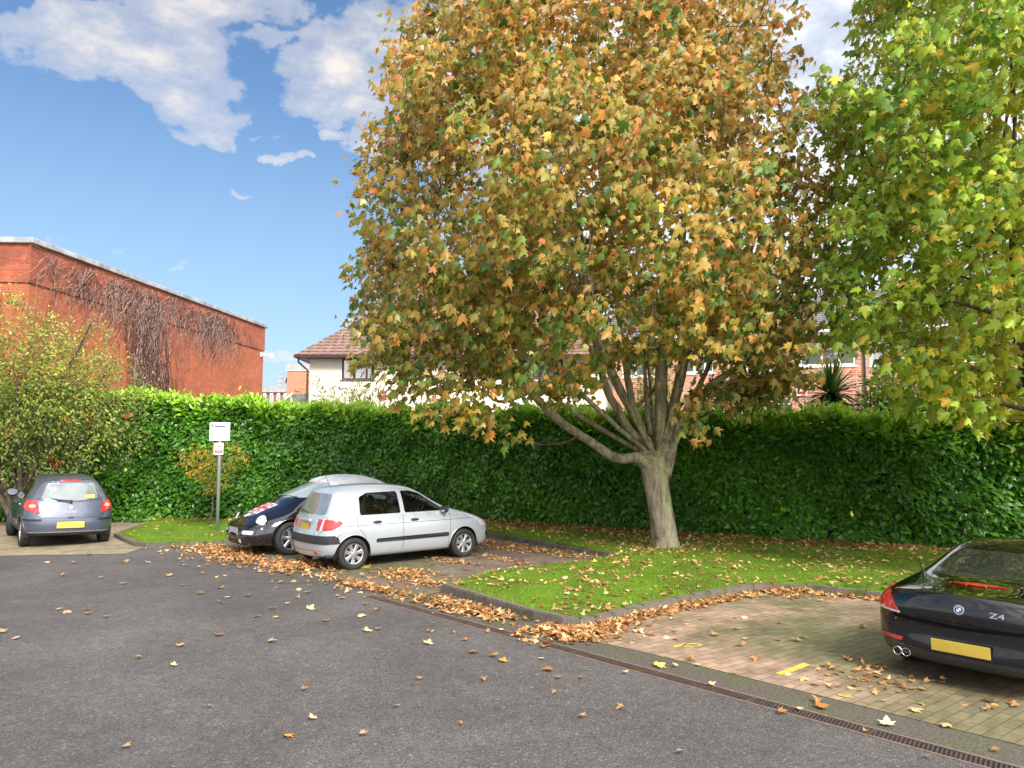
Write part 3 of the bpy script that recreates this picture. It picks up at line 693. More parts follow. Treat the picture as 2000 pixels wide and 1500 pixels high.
# brick apartment block at the right
a0 = Vector((3.95, 29.6)); a1 = Vector((24.5, 23.3)); La = (a1-a0).length; ang = math.atan2(a1.y-a0.y, a1.x-a0.x)
ap = empty('brick_apartments', (a0.x, a0.y, 0), ang); tag(ap, 'red brick apartment block with white windows behind the palm at the right', 'building')
def onA(px, py):                      # photo point on the apartment facade -> local (s, z)
    r = ray(px, py); n_ = Vector((-(a1-a0).y, (a1-a0).x)).normalized(); t_ = a0.dot(n_)/(r.x*n_.x+r.y*n_.y)
    p = Vector((r.x*t_, r.y*t_)); return ((p-a0).dot((a1-a0).normalized()), CAM_Z+r.z*t_)
ZA = onA(1700, 650)[1]
wins = [((1560, 672), (1672, 713), 2), ((1698, 660), (1790, 712), 2), ((1447, 787), (1547, 830), 2), ((1430, 680), (1500, 722), 2), ((1885, 783), (1905, 830), 0), ((1968, 770), (2050, 830), 1), ((1850, 655), (1935, 705), 2), ((1215, 690), (1280, 735), 2), ((1240, 790), (1285, 830), 1), ((1330, 685), (1395, 728), 2), ((1960, 650), (2040, 700), 2)]
holes = []
for (p0, p1, n_) in wins:
    s0, zt = onA(*p0); s1, zb = onA(*p1); holes.append((s0, s1, max(zb, 1.3), zt))
opening_wall('wall', I4, La, 0, ZA, holes, m_red, ap)
mb = MB(); mb.box((La/2, 1.3, 3), (La-.2, .05, 5.8)); mb.build('room', m_dark_room, ap)
for x_ in (0, La): qs = []; wall_quad(qs, (x_, 0), (x_, 8), 0, ZA); quads_obj('side_wall', qs, m_red, ap)
for (h_, (_, _, n_)) in zip(holes, wins):
    W_ = h_[1]-h_[0]; H_ = h_[3]-h_[2]; M_ = Matrix.Translation(((h_[0]+h_[1])/2, .06, h_[2]))
    fo = window(ap, M_, W_, H_, [W_*(k+1)/(n_+1)-W_/2 for k in range(n_)] if n_ != 2 else (-W_*.1, W_*.22), m_white, [(1, H_*.75)] if n_ == 2 and H_ > .5 else None, .075)
    cu_ = MB()
    for k in range(9): cu_.box((W_*(.15+.33*k/9), .30+.02*(k % 2), H_/2), (W_*.035, .02, H_*.98), M_)
    cu_.build('curtain', m_curtain, fo)
mb = MB(); mb.box((La/2, -.42, ZA+.02), (La+.8, .05, .17)); mb.box((La/2, -.2, ZA-.02), (La+.8, .42, .04)); mb.build('fascia', m_white, ap)
mb = MB(); mb.tube([(-.4, -.50, ZA+.06), (La+.4, -.50, ZA+.06)], .055, 8); mb.build('gutter', m_white, ap)
tiled_plane('roof', [(-.4, -.5, ZA+.12), (La+.4, -.5, ZA+.12), (La+.4, 4.2, ZA+2.3), (-.4, 4.2, ZA+2.3)], m_tile2, ap, .28, .34, .04)
s0, z0_ = onA(1560, 766); mb = MB(); mb.box((s0+.1, -.04, z0_), (.36, .06, .26)); o = mb.build('alarm_box', m_white, ap)
mb = MB(); mb.box((s0+.1, -.072, z0_-.03), (.26, .008, .11)); mb.build('red_label', mat('red_box', (.55, .03, .03)), o)
s0, _ = onA(1446, 700); 
for s0 in (s0-.12, onA(1688, 700)[0]): mb = MB(); mb.tube([(s0, -.06, 0), (s0, -.06, ZA)], .035, 8); mb.build('drainpipe', mat('dark_pipe', (.03, .035, .04), .4), ap)

# far away: office block, brick tower, low grey roof, second low roof
m_bluebrick = brick_wall_mat('dull_brick', (.24, .10, .09), (.30, .13, .11), (.3, .2, .17), amt=.1)
m_concr = mat('grey_concrete', (.33, .33, .33), .9, var=.2, scale=2)
Yf = 110.0; o0 = P(440, 758, Yf); o1 = P(575, 762, Yf); of = empty('office_block', (o0.x, Yf, 0)); tag(of, 'distant office block with brick piers and tall white window strips', 'building')
ztop = P(520, 757, Yf).z; zw = P(520, 764, Yf).z; Lo = o1.x-o0.x
walls('wall', [(0, 0), (Lo, 0), (Lo, 12), (0, 12)], 0, ztop, m_bluebrick, of)
mb = MB(); mb.box((Lo/2, -.15, ztop-.25), (Lo+.4, .4, .9)); mb.build('parapet', m_concr, of)
k = 0
for px in np.arange(442, 574, 13.3):
    xa, xb = P(px+6.5, 760, Yf).x-o0.x, P(px+12.5, 760, Yf).x-o0.x
    f = MB(); f.box(((xa+xb)/2, -.10, ztop/2-.4), (xb-xa, .2, ztop-.8)); wo_ = f.build('window', m_white, of)
    for zc in np.arange(ztop-1.6, 1, -2.6):
        f = MB(); f.box(((xa+xb)/2, -.215, zc), ((xb-xa)*.6, .02, .9)); f.build('pane', m_glassw, wo_)
        f = MB(); f.box(((xa+xb)/2, -.215, zc-1.05), ((xb-xa)*.6, .02, .7)); f.build('panel', mat('blue_panel', (.16, .2, .28), .5), wo_)
mb = MB(); c0 = P(548, 752, Yf+4).x-o0.x
for k in range(3): mb.box((c0, 4, ztop+.5+k*.75), (.5*1.0 if k % 2 else .62, .6, .55))
mb.box((c0, 4, ztop+1.2), (.42, .5, 2.6)); mb.build('chimney', m_concr, of)
Yt = 92.0; t0 = P(561, 717, Yt); t1 = P(640, 717, Yt); tw = empty('brick_tower', (t0.x, Yt, 0)); tag(tw, 'distant plain red brick tower with grey flat cap beside the white house', 'building')
walls('wall', [(0, 0), (t1.x-t0.x, 0), (t1.x-t0.x, 8), (0, 8)], 0, t0.z-.3, m_pink, tw)
mb = MB(); mb.box(((t1.x-t0.x)/2, 4, t0.z+.05), (t1.x-t0.x+.3, 8.3, .7)); mb.build('cap', m_concr, tw)
mb = MB(); mb.box(((t1.x-t0.x)/2, 4, t0.z-.38), (t1.x-t0.x+.2, 8.2, .16)); mb.build('band', m_white, tw)
mb = MB(); q = P(557, 742, Yt)-Vector((t0.x, Yt, 0)); mb.tube([(0, .5, q.z), (q.x, .5, q.z)], .05, 6); mb.revolve([(0, 0), (.35, .1), (.4, .25)], 'x', 12, (q.x-.2, .5, q.z)); mb.build('satellite_dish', m_concr, tw)
Yr = 60.0
def low_roof(pl, pr, py0, py1, label, apex):
    A_, B_, Cc = P(pl, py0, Yr), P(pr, py0, Yr), P(apex, py1, Yr)
    e = empty('low_building', (A_.x, Yr, 0)); tag(e, label, 'building'); Lx = B_.x-A_.x; cx_ = Cc.x-A_.x
    walls('wall', [(0, 0), (Lx, 0), (Lx, 7), (0, 7)], 0, A_.z-.05, m_pink, e)
    mb = MB(); mb.add([(0, -.3, A_.z), (cx_, -.3, Cc.z), (cx_+3.2, -.3, Cc.z), (Lx+1.2, -.3, A_.z), (0, 7, A_.z), (cx_, 7, Cc.z), (cx_+3.2, 7, Cc.z), (Lx+1.2, 7, A_.z)], [(0, 1, 2, 3), (4, 5, 6, 7), (0, 1, 5, 4), (1, 2, 6, 5), (2, 3, 7, 6), (0, 3, 7, 4)]); mb.build('roof', m_tile2, e)
    mb = MB(); mb.tube([(-.1, -.36, A_.z), (cx_, -.36, Cc.z+.06)], .08, 4); mb.build('bargeboard', m_white, e)
low_roof(538, 640, 800, 770, 'low grey pitched roof with white edge in front of the brick tower', 574)
low_roof(455, 512, 786, 786, 'low pinkish roof edge at the corner of the orange brick building', 480)
# ------------------------------------------------------------------ trees and shrubs
m_bark, t = new_mat('maple_bark'); c = t.coord()
st = t.mapping(c, (3.5, 3.5, .7))
g = t.ramp(t.noise(st, 3.0, 6, .65, .3), [(.30, (.055, .040, .030)), (.44, (.235, .195, .145)), (.70, (.46, .405, .31))])
lich = t.ramp(t.noise(t.mapping(c, (2, 2, .55), (4, 2, 1)), 2.4, 6, .7, .5), [(.52, 0), (.62, .8)])
g = t.mix(lich, g, (.34, .40, .16))
lz = t.node('ShaderNodeSeparateXYZ', {0: c}).outputs[2]
mossy = t.m('MULTIPLY', t.ramp(t.noise(c, 5, 5, .7), [(.46, 0), (.58, .75)]), t.ramp(t.m('MULTIPLY', lz, .25), [(.36, 0), (.45, 1), (.9, .5)]))
g = t.mix(mossy, g, (.12, .105, .015))
g = t.mix(1.0, g, t.ramp(t.noise(c, 38, 4, .7), [(.3, .7), (.7, 1.25)]), 'MULTIPLY')
finish(t, g, .9, t.bump(t.m('ADD', t.noise(st, 9, 6, .7), t.noise(c, 45, 4)), .8, .02), .2)
m_bark_d = mat('dark_bark', (.075, .052, .040), .9, var=.45, scale=5, bump=.6, col2=(.15, .115, .085))

def grow_twigs(skel, targets, r0=.014):
    """connect every leaf cluster to the nearest lower piece of branch with a bowed twig"""
    nodes = [np.array(p) for p in skel]; NP = np.array(nodes); mb = MB(); out = []
    for q in targets:
        d_ = np.linalg.norm(NP-q, axis=1) + np.where(NP[:, 2] > q[2]-.05, 2.5*(NP[:, 2]-q[2]+.05)+.25, 0)
        k = int(np.argmin(d_)); n_ = NP[k]; L = np.linalg.norm(q-n_)
        if L < .05: continue
        mid = (n_+q)/2 + np.array([0, 0, -.10*L]) + rng.normal(0, .05*L, 3); steps = max(3, int(L/.3))
        pts = []
        for i in range(steps+1):
            s_ = i/steps; p = n_*(1-s_)**2 + 2*mid*s_*(1-s_) + q*s_*s_; pts.append(p + (rng.normal(0, .018, 3) if 0 < i < steps else 0))
        ra = r0*(.6+.5*min(L, 2.5)); mb.tube(pts, [ra*(1-.72*i/steps) for i in range(steps+1)], 4, False)
        NP = np.concatenate([NP, np.array(pts[1:])]); out.append((pts[-2], q))
    return mb, out
def limb(mb, pts, n=10, smooth=3):
    """tapering limb through (x,y,z,r) points, with small knuckles"""
    P_ = [np.array(p, float) for p in pts]; out = []
    for i in range(len(P_)-1):
        p0 = P_[max(i-1, 0)]; p1 = P_[i]; p2 = P_[i+1]; p3 = P_[min(i+2, len(P_)-1)]
        for s_ in range(smooth):
            u = s_/smooth; out.append(.5*((2*p1)+(-p0+p2)*u+(2*p0-5*p1+4*p2-p3)*u*u+(-p0+3*p1-3*p2+p3)*u**3))
    out.append(P_[-1])
    out = [np.append(o[:3]+rng.normal(0, .004+.02*o[3], 3)*(0 < i < len(out)-1), max(.006, o[3]*rng.uniform(.94, 1.06))) for i, o in enumerate(out)]
    mb.tube([tuple(o[:3]) for o in out], [o[3] for o in out], n, True)
    return [o[:3] for o in out]

# --- the big maple
TY = 15.38; TX = G(1300, 1078).x
def TP(px, py, dy=0.0): p = P(px, py, TY+dy); return (p.x-TX, p.y-TY, p.z)
mt = empty('maple_tree', (TX, TY, .08)); tag(mt, 'big autumn maple with orange, brown and green leaves on the grass island', 'tree')
tb = MB(); skel = []
# trunk: lofted rings with root flare and an oval cross section where the stems part
rings = [(1304, 1086, .38, .36), (1303, 1078, .335, .32), (1300, 1068, .285, .27), (1297, 1050, .262, .255), (1293, 1015, .245, .24), (1287, 980, .242, .235), (1281, 945, .25, .235), (1278, 918, .275, .235), (1277, 898, .305, .22), (1278, 880, .30, .20)]
nn_ = 40; vs = []
for ri, (px, py, ra, rb) in enumerate(rings):
    cx_, cy_, cz_ = TP(px, py)
    for j in range(nn_):
        th = 2*PI*j/nn_; flare = 1 + (.17*math.sin(5*th+.6)+.08*math.sin(9*th))*max(0, 1-ri/2.6) + .035*math.sin(3*th+ri*.3) + .018*math.sin(11*th+ri)
        if ri >= 6: flare *= 1 - (.07*(ri-5))*max(0, math.cos(th+PI/2))**6
        vs.append((cx_+math.cos(th)*ra*flare, cy_+math.sin(th)*rb*flare, cz_-.08 if ri else -.06))
tb.add(vs, [(i*nn_+j, i*nn_+(j+1) % nn_, (i+1)*nn_+(j+1) % nn_, (i+1)*nn_+j) for i in range(len(rings)-1) for j in range(nn_)] + [tuple(range((len(rings)-1)*nn_, len(rings)*nn_))])
limbs = {
 'A': (-1.2, [(1283, 935, .17), (1262, 905, .165), (1240, 894, .12), (1200, 893, .105), (1150, 860, .098), (1100, 828, .092), (1060, 790, .088), (1030, 757, .082), (1005, 730, .07), (965, 690, .055), (910, 640, .042), (850, 590, .03), (800, 540, .02)]),
 'A2': (-.9, [(1034, 765, .05), (1005, 779, .045), (972, 784, .038), (945, 765, .028), (905, 748, .018), (860, 755, .01)]),
 'A3': (-.6, [(1015, 745, .045), (1040, 700, .04), (1060, 640, .03), (1080, 560, .02)]),
 'B': (.3, [(1280, 930, .16), (1264, 890, .15), (1237, 850, .115), (1208, 805, .105), (1185, 760, .098), (1172, 715, .09), (1160, 650, .075), (1148, 570, .06), (1135, 450, .045), (1118, 300, .03), (1105, 150, .02)]),
 'B2': (.6, [(1185, 758, .045), (1165, 748, .04), (1148, 735, .03), (1120, 700, .02)]),
 'B3': (-.5, [(1170, 715, .055), (1130, 640, .045), (1080, 540, .035), (1040, 420, .025), (1010, 300, .016)]),
 'C': (.9, [(1280, 930, .15), (1272, 885, .14), (1252, 835, .11), (1236, 790, .10), (1226, 740, .09), (1215, 670, .075), (1205, 580, .065), (1195, 450, .05), (1180, 300, .035), (1170, 120, .022), (1165, -60, .012)]),
 'C2': (.5, [(1240, 800, .05), (1268, 770, .046), (1290, 745, .04), (1310, 700, .03), (1330, 640, .02)]),
 'D': (.1, [(1290, 940, .18), (1293, 900, .19), (1294, 860, .165), (1292, 810, .14), (1291, 760, .13), (1293, 700, .12), (1303, 650, .112), (1318, 600, .10), (1328, 530, .085), (1336, 430, .065), (1342, 300, .05), (1346, 150, .035), (1350, 0, .022), (1352, -160, .012)]),
 'D2': (-.4, [(1308, 640, .07), (1290, 560, .06), (1275, 450, .045), (1262, 320, .034), (1255, 180, .024), (1250, 0, .015)]),
 'E': (-1.0, [(1298, 930, .15), (1310, 880, .125), (1326, 838, .10), (1348, 800, .09), (1372, 770, .082), (1402, 742, .07), (1450, 712, .055), (1500, 684, .042), (1550, 648, .03), (1600, 600, .018)]),
 'E2': (-.6, [(1385, 757, .04), (1430, 746, .03), (1480, 742, .02), (1530, 738, .012)]),
 'E3': (-.3, [(1362, 790, .04), (1400, 785, .03), (1430, 765, .02), (1450, 740, .012)]),
 'F': (1.0, [(1297, 930, .15), (1316, 865, .095), (1332, 815, .085), (1362, 762, .072), (1388, 705, .06), (1425, 640, .05), (1455, 540, .04), (1485, 420, .03), (1510, 280, .018)]),
 'Gg': (-.5, [(1296, 930, .15), (1305, 870, .10), (1318, 800, .08), (1334, 735, .07), (1350, 660, .058), (1372, 540, .045), (1398, 380, .032), (1415, 200, .02), (1425, 40, .012)]),
 'H': (1.6, [(1270, 850, .06), (1262, 770, .055), (1258, 680, .048), (1250, 560, .04), (1235, 400, .03), (1220, 200, .018)]),
}
for k_, (dy, pts) in limbs.items():
    n_ = len(pts); pp = []
    base = .0
    for i, (px, py, r_0) in enumerate(pts):
        s_ = i/(n_-1); yy_ = dy*s_**1.1 if k_ in 'ABCDEFGgH' else dy*(.55+.45*s_)
        if k_ in ('A2', 'A3'): yy_ = -.85 + (dy+.6)*s_
        if k_ == 'E2' or k_ == 'E3': yy_ = -.35 + dy*s_
        pp.append((*TP(px, py, yy_), r_0))
    kf = 1.0 if k_ == 'D' else .92 if k_ in ('A', 'E') else .80
    pp = [(a, b, c_-.08, d_*kf) for a, b, c_, d_ in pp]
    skel += limb(tb, pp, 12 if pts[0][2] > .09 else 8)
# invisible-from-front stems that fill the crown to the sides and the back
crown_c = np.array([1.55-TX, 0.0])
def crown_R(z_): return np.interp(z_, [2.6, 3.1, 3.6, 4.3, 5.2, 6.4, 7.6, 9, 11.2, 12.6, 13.8], [2.2, 3.6, 4.35, 4.8, 5.1, 5.12, 4.95, 4.6, 3.95, 2.7, .4])
fork = np.array(TP(1285, 900)); fork[2] -= .08
for i in range(11):
    a = 2*PI*i/11+rng.uniform(-.1, .1); zz = rng.uniform(4.5, 11.5); rr = crown_R(zz)*rng.uniform(.55, .85)
    tgt = np.array([crown_c[0]+math.cos(a)*rr, crown_c[1]+math.sin(a)*rr*.9, zz]); n_ = 7; pp = []
    if abs(math.cos(a)) < .55 and math.sin(a) < 0: continue
    for j in range(n_):
        s_ = j/(n_-1); p = fork*(1-s_)+tgt*s_; sw = 1.0*s_*(1-s_)
        dxy = (tgt-fork)[:2]; p[:2] += dxy*sw*.55; p[2] -= sw*.5*(zz-2)*.3
        pp.append((*p, .042*(1-s_)**.8+.012))
    skel += limb(tb, pp, 6)
# twig clusters through the crown
SIL = [(805, -900), (800, 0), (770, 60), (745, 120), (740, 200), (710, 300), (690, 400), (672, 480), (680, 580), (695, 630), (720, 675), (765, 712), (810, 745), (860, 752), (960, 738), (1060, 715), (1150, 685), (1230, 655), (1330, 650), (1420, 700), (1490, 735), (1560, 735), (1605, 670), (1645, 560), (1670, 400), (1660, 300), (1630, 150), (1600, 60), (1570, 0), (1570, -900)]
def proj(x_, y_, z_):
    c_, s_ = math.cos(PITCH), math.sin(PITCH); d_ = y_*c_+(z_-CAM_Z)*s_; v_ = -y_*s_+(z_-CAM_Z)*c_
    return 1000+F*x_/d_, 750-F*v_/d_
tg = []
while len(tg) < 2300:
    z_ = rng.uniform(2.85, 13.7); Rz = crown_R(z_)
    if rng.random() > (Rz/5.2)**1.3: continue
    a = rng.uniform(0, 2*PI); f_ = rng.beta(2.8, 1.25)
    lump = 1+.09*math.sin(3*a+z_*1.1)+.07*math.sin(7*a-z_*1.7)+.06*math.sin(z_*3.1+a*4)
    x_ = crown_c[0]+math.cos(a)*Rz*f_*lump; y_ = crown_c[1]+math.sin(a)*Rz*f_*lump*.92
    if z_ < 3.7 and (x_+.1)**2+y_**2 < (1.9+1.2*(3.7-z_))**2*.9: continue
    if z_ < 3.25 and x_ > 1.2: continue
    # open spots of sky among the steep stems
    h_ = math.sin(x_*1.25+.6)*math.sin(z_*.95+1.1)+.5*math.sin(x_*2.9+z_*2.3)
    if h_ > .62 and rng.random() < .72: continue
    if f_ < .35 and rng.random() < .5: continue
    if not inpoly(*proj(x_+TX, y_+TY, z_+.08), SIL): continue
    tg.append((x_, y_, z_))
for (px, py, dy, k_) in [(890, 815, -2.4, 1), (940, 830, -2.2, 2), (975, 836, -2.1, 1), (1350, 825, -1.6, 2), (840, 775, -2.0, 2), (800, 745, -1.6, 3), (1365, 790, -1.5, 1), (900, 780, -2.2, 2), (1000, 752, -2, 4), (750, 700, -1, 8), (1450, 765, 0, 8), (1400, 775, -.5, 6), (1500, 755, -.5, 10), (1540, 745, -.4, 8), (1475, 735, .4, 8), (1100, 740, -2, 7), (1160, 722, -1.9, 7), (1240, 690, -2, 4), (1300, 680, -2.1, 4)]:
    for _ in range(k_):
        p = TP(px+rng.normal(0, 22), py+rng.normal(0, 14), dy+rng.normal(0, .2)); tg.append((p[0], p[1], p[2]-.08))
tg = np.array(tg); tg = tg[np.argsort(np.linalg.norm(tg-fork, axis=1))]
twm, twigs = grow_twigs(skel, tg, .013)
tb.build('trunk', m_bark, mt, True); twm.build('twigs', m_bark_d, mt)
m_maple = leaf_mat('maple_leaf', [(0, (.05, .13, .022)), (.16, (.12, .20, .022)), (.27, (.24, .225, .034)), (.42, (.32, .225, .038)), (.58, (.39, .215, .040)), (.72, (.47, .225, .042)), (.84, (.58, .27, .06)), (.93, (.58, .19, .07)), (1, (.72, .52, .12))], (.78, .72, .38), .34, .42, .35)
MAPLES = [maple(.3, .15), maple(.7, .35), maple(1.2, .5), maple(.25, .65), maple(.9, -.1), maple(1.6, .3)]
def maple_leaves(name, tg, per, size, centre, colf, mt_, parent, wind=(-.55, -.25, 0), spread=.22):
    n = len(tg)*per; base = np.repeat(tg, per, axis=0)
    pos = base + rng.normal(0, spread, (n, 3))*np.array([1, 1, .85])
    out = pos-np.array(centre); out[:, 2] *= .4; out = unit(out)
    tip = out*.35 + np.array([0, 0, -.80]) + np.array(wind) + np.repeat(rng.normal(0, .30, (len(tg), 3)), per, axis=0) + rng.normal(0, .30, (n, 3))
    nr = out*.75 + np.array([0, -.25, .70]) + rng.normal(0, .55, (n, 3))
    cc = np.repeat(rng.random(len(tg)), per); c0 = colf(pos, cc)
    sz = size*np.clip(rng.normal(1, .25, n), .45, 1.6)
    return scatter(name, MAPLES, pos, tip, nr, sz, np.stack([c0, np.clip(.5+np.repeat(rng.normal(0, .30, len(tg)), per)+rng.normal(0, .25, n), 0, 1), rng.random(n)], 1), mt_, parent)
def col_main(pos, cc):
    n = len(pos); u = rng.random(n)
    hgt = np.clip((pos[:, 2]-4)/8, 0, 1)
    rad = np.hypot(pos[:, 0]-crown_c[0], pos[:, 1])/5
    c0 = .24+.36*rng.beta(2, 2, n) + .24*(hgt-.38) + .22*(cc-.5)
    green = (u < np.clip(.20 - .16*hgt + .10*(1-rad), .03, .4)) | ((cc < .12) & (u < .6))
    c0 = np.where(green, rng.uniform(0, .22, n), c0)
    c0 = np.where(rng.random(n) < .07+.08*hgt, rng.uniform(.74, 1.0, n), c0)
    right = np.clip((pos[:, 0]-1.6)/2.2, 0, 1)*np.clip(1-(pos[:, 2]-3)/6.5, 0, 1)
    c0 = np.where(rng.random(n) < right*.45, rng.uniform(.0, .32, n), c0)
    return np.clip(c0, 0, 1)
maple_leaves('crown', tg, 19, .120, (crown_c[0], 0, 6), col_main, m_maple, mt, (-.45, -.15, 0), .17)

# --- greener maple at the right edge
RX, RY = 8.5, 12.1
rt = empty('maple_tree', (RX, RY, .08)); tag(rt, 'green and yellow maple reaching in from the right edge of the picture', 'tree')
tb = MB(); skel = []
def RP(px, py, dy=0.0): p = P(px, py, RY+dy); return (p.x-RX, p.y-RY, p.z-.08)
tb2 = [(0, 0, -.1, .30), (0, 0, .3, .25), (-.02, 0, 1.2, .22), (-.05, 0, 2.0, .20), (-.1, 0, 2.6, .18)]
skel += limb(tb, tb2, 16)
for dy, pts in [(-.3, [(2030, 800, .13), (2008, 730, .12), (1992, 660, .10), (1975, 625, .085), (1935, 608, .05), (1890, 596, .03), (1850, 585, .018)]),
                (.2, [(1990, 655, .07), (1985, 600, .06), (1978, 500, .05), (1972, 380, .042), (1982, 250, .034), (1975, 120, .026), (1968, 0, .018)]),
                (-.5, [(1985, 640, .05), (1960, 560, .04), (1940, 470, .034), (1948, 360, .028), (1965, 240, .022), (1985, 120, .016), (1995, -10, .012)]),
                (.4, [(2040, 790, .12), (2040, 600, .10), (2030, 400, .08), (2010, 200, .06), (2000, 0, .04)]),
                (.0, [(2035, 700, .09), (2100, 500, .08), (2150, 300, .06), (2180, 100, .04)]),
                (-.2, [(1965, 400, .03), (1920, 390, .022), (1870, 360, .016), (1820, 330, .010)]),
                (-.2, [(1975, 610, .035), (1930, 560, .028), (1880, 540, .02), (1800, 500, .012)]),
                (.3, [(2000, 760, .05), (1960, 735, .04), (1900, 722, .03), (1830, 700, .02), (1770, 690, .012)]),
                (-.6, [(2010, 800, .05), (1960, 790, .035), (1900, 775, .025), (1840, 780, .015)])]:
    skel += limb(tb, [(*RP(a, b, dy*(i/len(pts))), c_) for i, (a, b, c_) in enumerate(pts)], 8)
tg = []
SILR = [(1720, -900), (1700, 0), (1670, 110), (1600, 190), (1600, 300), (1585, 420), (1580, 540), (1585, 625), (1640, 670), (1720, 725), (1750, 775), (1800, 805), (1900, 820), (3500, 880), (3500, -900)]
def rR(z_): return np.interp(z_, [1.7, 2.3, 3.2, 4.2, 6, 8, 10, 12, 13], [1.6, 2.6, 3.1, 3.4, 3.75, 3.8, 3.5, 2.6, .5])
while len(tg) < 1120:
    z_ = rng.uniform(2.0, 12.5); a = rng.uniform(0, 2*PI); Rz = rR(z_)
    if rng.random() > (Rz/3.8)**1.3: continue
    f_ = rng.beta(2.8, 1.3)*(1+.08*math.sin(3*a+z_*1.3)+.07*math.sin(6*a-z_*2.1)); x_ = math.cos(a)*Rz*f_; y_ = math.sin(a)*Rz*f_*.9
    if x_ > 1.6: continue
    if z_ < 2.9 and f_ < .5: continue
    if not inpoly(*proj(x_+RX, y_+RY, z_+.08), SILR): continue
    if z_ < 3.9 and x_ < -1.0 and rng.random() < .4: continue
    h_ = math.sin(x_*1.9+2.1)*math.sin(z_*1.15)+.5*math.sin(x_*3.3-z_*2.1)
    if h_ > .65 and rng.random() < .7: continue
    tg.append((x_, y_, z_))
tg = np.array(tg); tg = tg[np.argsort(np.linalg.norm(tg-np.array([0, 0, 2.5]), axis=1))]
twm, _ = grow_twigs(skel, tg, .012)
tb.build('trunk', m_bark_d, rt, True); twm.build('twigs', m_bark_d, rt)
m_maple2 = leaf_mat('green_maple_leaf', [(0, (.06, .17, .016)), (.35, (.20, .34, .026)), (.6, (.38, .46, .04)), (.80, (.50, .48, .04)), (.92, (.65, .46, .05)), (1, (.62, .36, .05))], (.50, .58, .22), .34, .42, .35)
def col_right(pos, cc):
    n = len(pos); c0 = .16+.62*rng.beta(1.8, 2.0, n)+.28*(cc-.5) + np.clip((pos[:, 0]+1.8)*.10, -.1, .18) + np.where(pos[:, 2] < 4.2, .10, 0)
    return np.clip(np.where(rng.random(n) < .05, rng.uniform(.85, 1, n), c0), 0, 1)
maple_leaves('crown', tg, 20, .126, (0, 0, 6), col_right, m_maple2, rt, (-.35, -.1, 0), .18)

# --- generic shrub
def shrub(name, base, centre, rad, nclus, per, leafsize, template, mt_leaf, label, cat, colf, stems, r_stem=.03, squash=.9, spread=.14, droop=-.2, bark=None, parts=('foliage', 'stems'), surf=(2.2, 1.2)):
    e = empty(name, base); tag(e, label, cat); mb = MB(); skel = []
    c_ = np.array(centre)-np.array(base); rd = np.array(rad)
    for i in range(stems):
        a = 2*PI*i/stems+rng.uniform(-.3, .3); tgt = c_ + rd*np.array([math.cos(a)*.7, math.sin(a)*.7, rng.uniform(-.2, .8)])
        st_ = np.array([rng.normal(0, .08), rng.normal(0, .08), 0]); n_ = 6; pp = []
        for j in range(n_): s_ = j/(n_-1); p = st_*(1-s_)+tgt*s_; p[2] = tgt[2]*s_**.8; pp.append((*(p+rng.normal(0, .04, 3)*(j > 0)), r_stem*(1-.75*s_)))
        skel += limb(mb, pp, 6)
    tg = []
    while len(tg) < nclus:
        d_ = rng.normal(0, 1, 3); d_ /= np.linalg.norm(d_); f_ = rng.beta(*surf)*(1+.12*math.sin(4*d_[0]+3*d_[2])+.08*math.sin(9*d_[0]-5*d_[2])); p = c_+rd*d_*f_
        if p[2] < .1: continue
        tg.append(p)
    tg = np.array(tg); tg = tg[np.argsort(np.linalg.norm(tg, axis=1))]
    twm, _ = grow_twigs(skel, tg, .006)
    k0 = len(mb.v); mb.v += twm.v; mb.f += [tuple(i+k0 for i in f) for f in twm.f]
    mb.build(parts[1], bark or m_bark_d, e, True)
    n = len(tg)*per; pos = np.repeat(tg, per, axis=0)+rng.normal(0, spread, (n, 3)); out = unit(pos-c_)
    tip = out*.6+np.array([0, 0, droop])+rng.normal(0, .5, (n, 3)); nr = out*.5+np.array([0, 0, .8])+rng.normal(0, .5, (n, 3))
    scatter(parts[0], template, pos, tip, nr, leafsize*rng.uniform(.6, 1.3, n), np.stack([colf(pos, n), rng.random(n), rng.random(n)], 1), mt_leaf, e)
    return e, tg
OV = [oval(.5, .2, .2), oval(.42, .35, .3)]
m_cot = leaf_mat('cotoneaster_leaf', [(0, (.045, .08, .016)), (.35, (.14, .20, .03)), (.65, (.32, .38, .06)), (.88, (.50, .45, .09)), (1, (.45, .22, .05))], (.30, .30, .16), .25, .45, .3)
sb = (-13.3, 20.6, 0)
sh, tgs = shrub('berry_tree', sb, (-13.1, 20.0, 3.5), (3.7, 1.6, 2.55), 2000, 11, .10, OV, m_cot, 'bushy tree with yellow green leaves and red berries behind the grey car', 'tree',
      lambda p, n: np.clip(.22+.45*rng.beta(2, 2, n)+.12*(p[:, 2]-3)/1.2*.6+.08*np.sin(p[:, 0]*2+p[:, 2]), 0, 1), 9, .085, spread=.15)
mb = MB()
m_berry = mat('red_berry', (.50, .025, .012), .3)
for i in range(75):
    q = tgs[rng.integers(0, len(tgs))]
    if q[1] > -.6: continue
    q = q+np.array([0, -.1, 0])
    for _ in range(rng.integers(8, 20)):
        p = q+rng.normal(0, .055, 3); r0 = .018
        mb.add([p+np.array(v)*r0 for v in ((1, 0, 0), (-1, 0, 0), (0, 1, 0), (0, -1, 0), (0, 0, 1), (0, 0, -1))], [(0, 2, 4), (2, 1, 4), (1, 3, 4), (3, 0, 4), (2, 0, 5), (1, 2, 5), (3, 1, 5), (0, 3, 5)])
bo_ = mb.build('berries', m_berry, sh, True); bo_['kind'] = 'stuff'
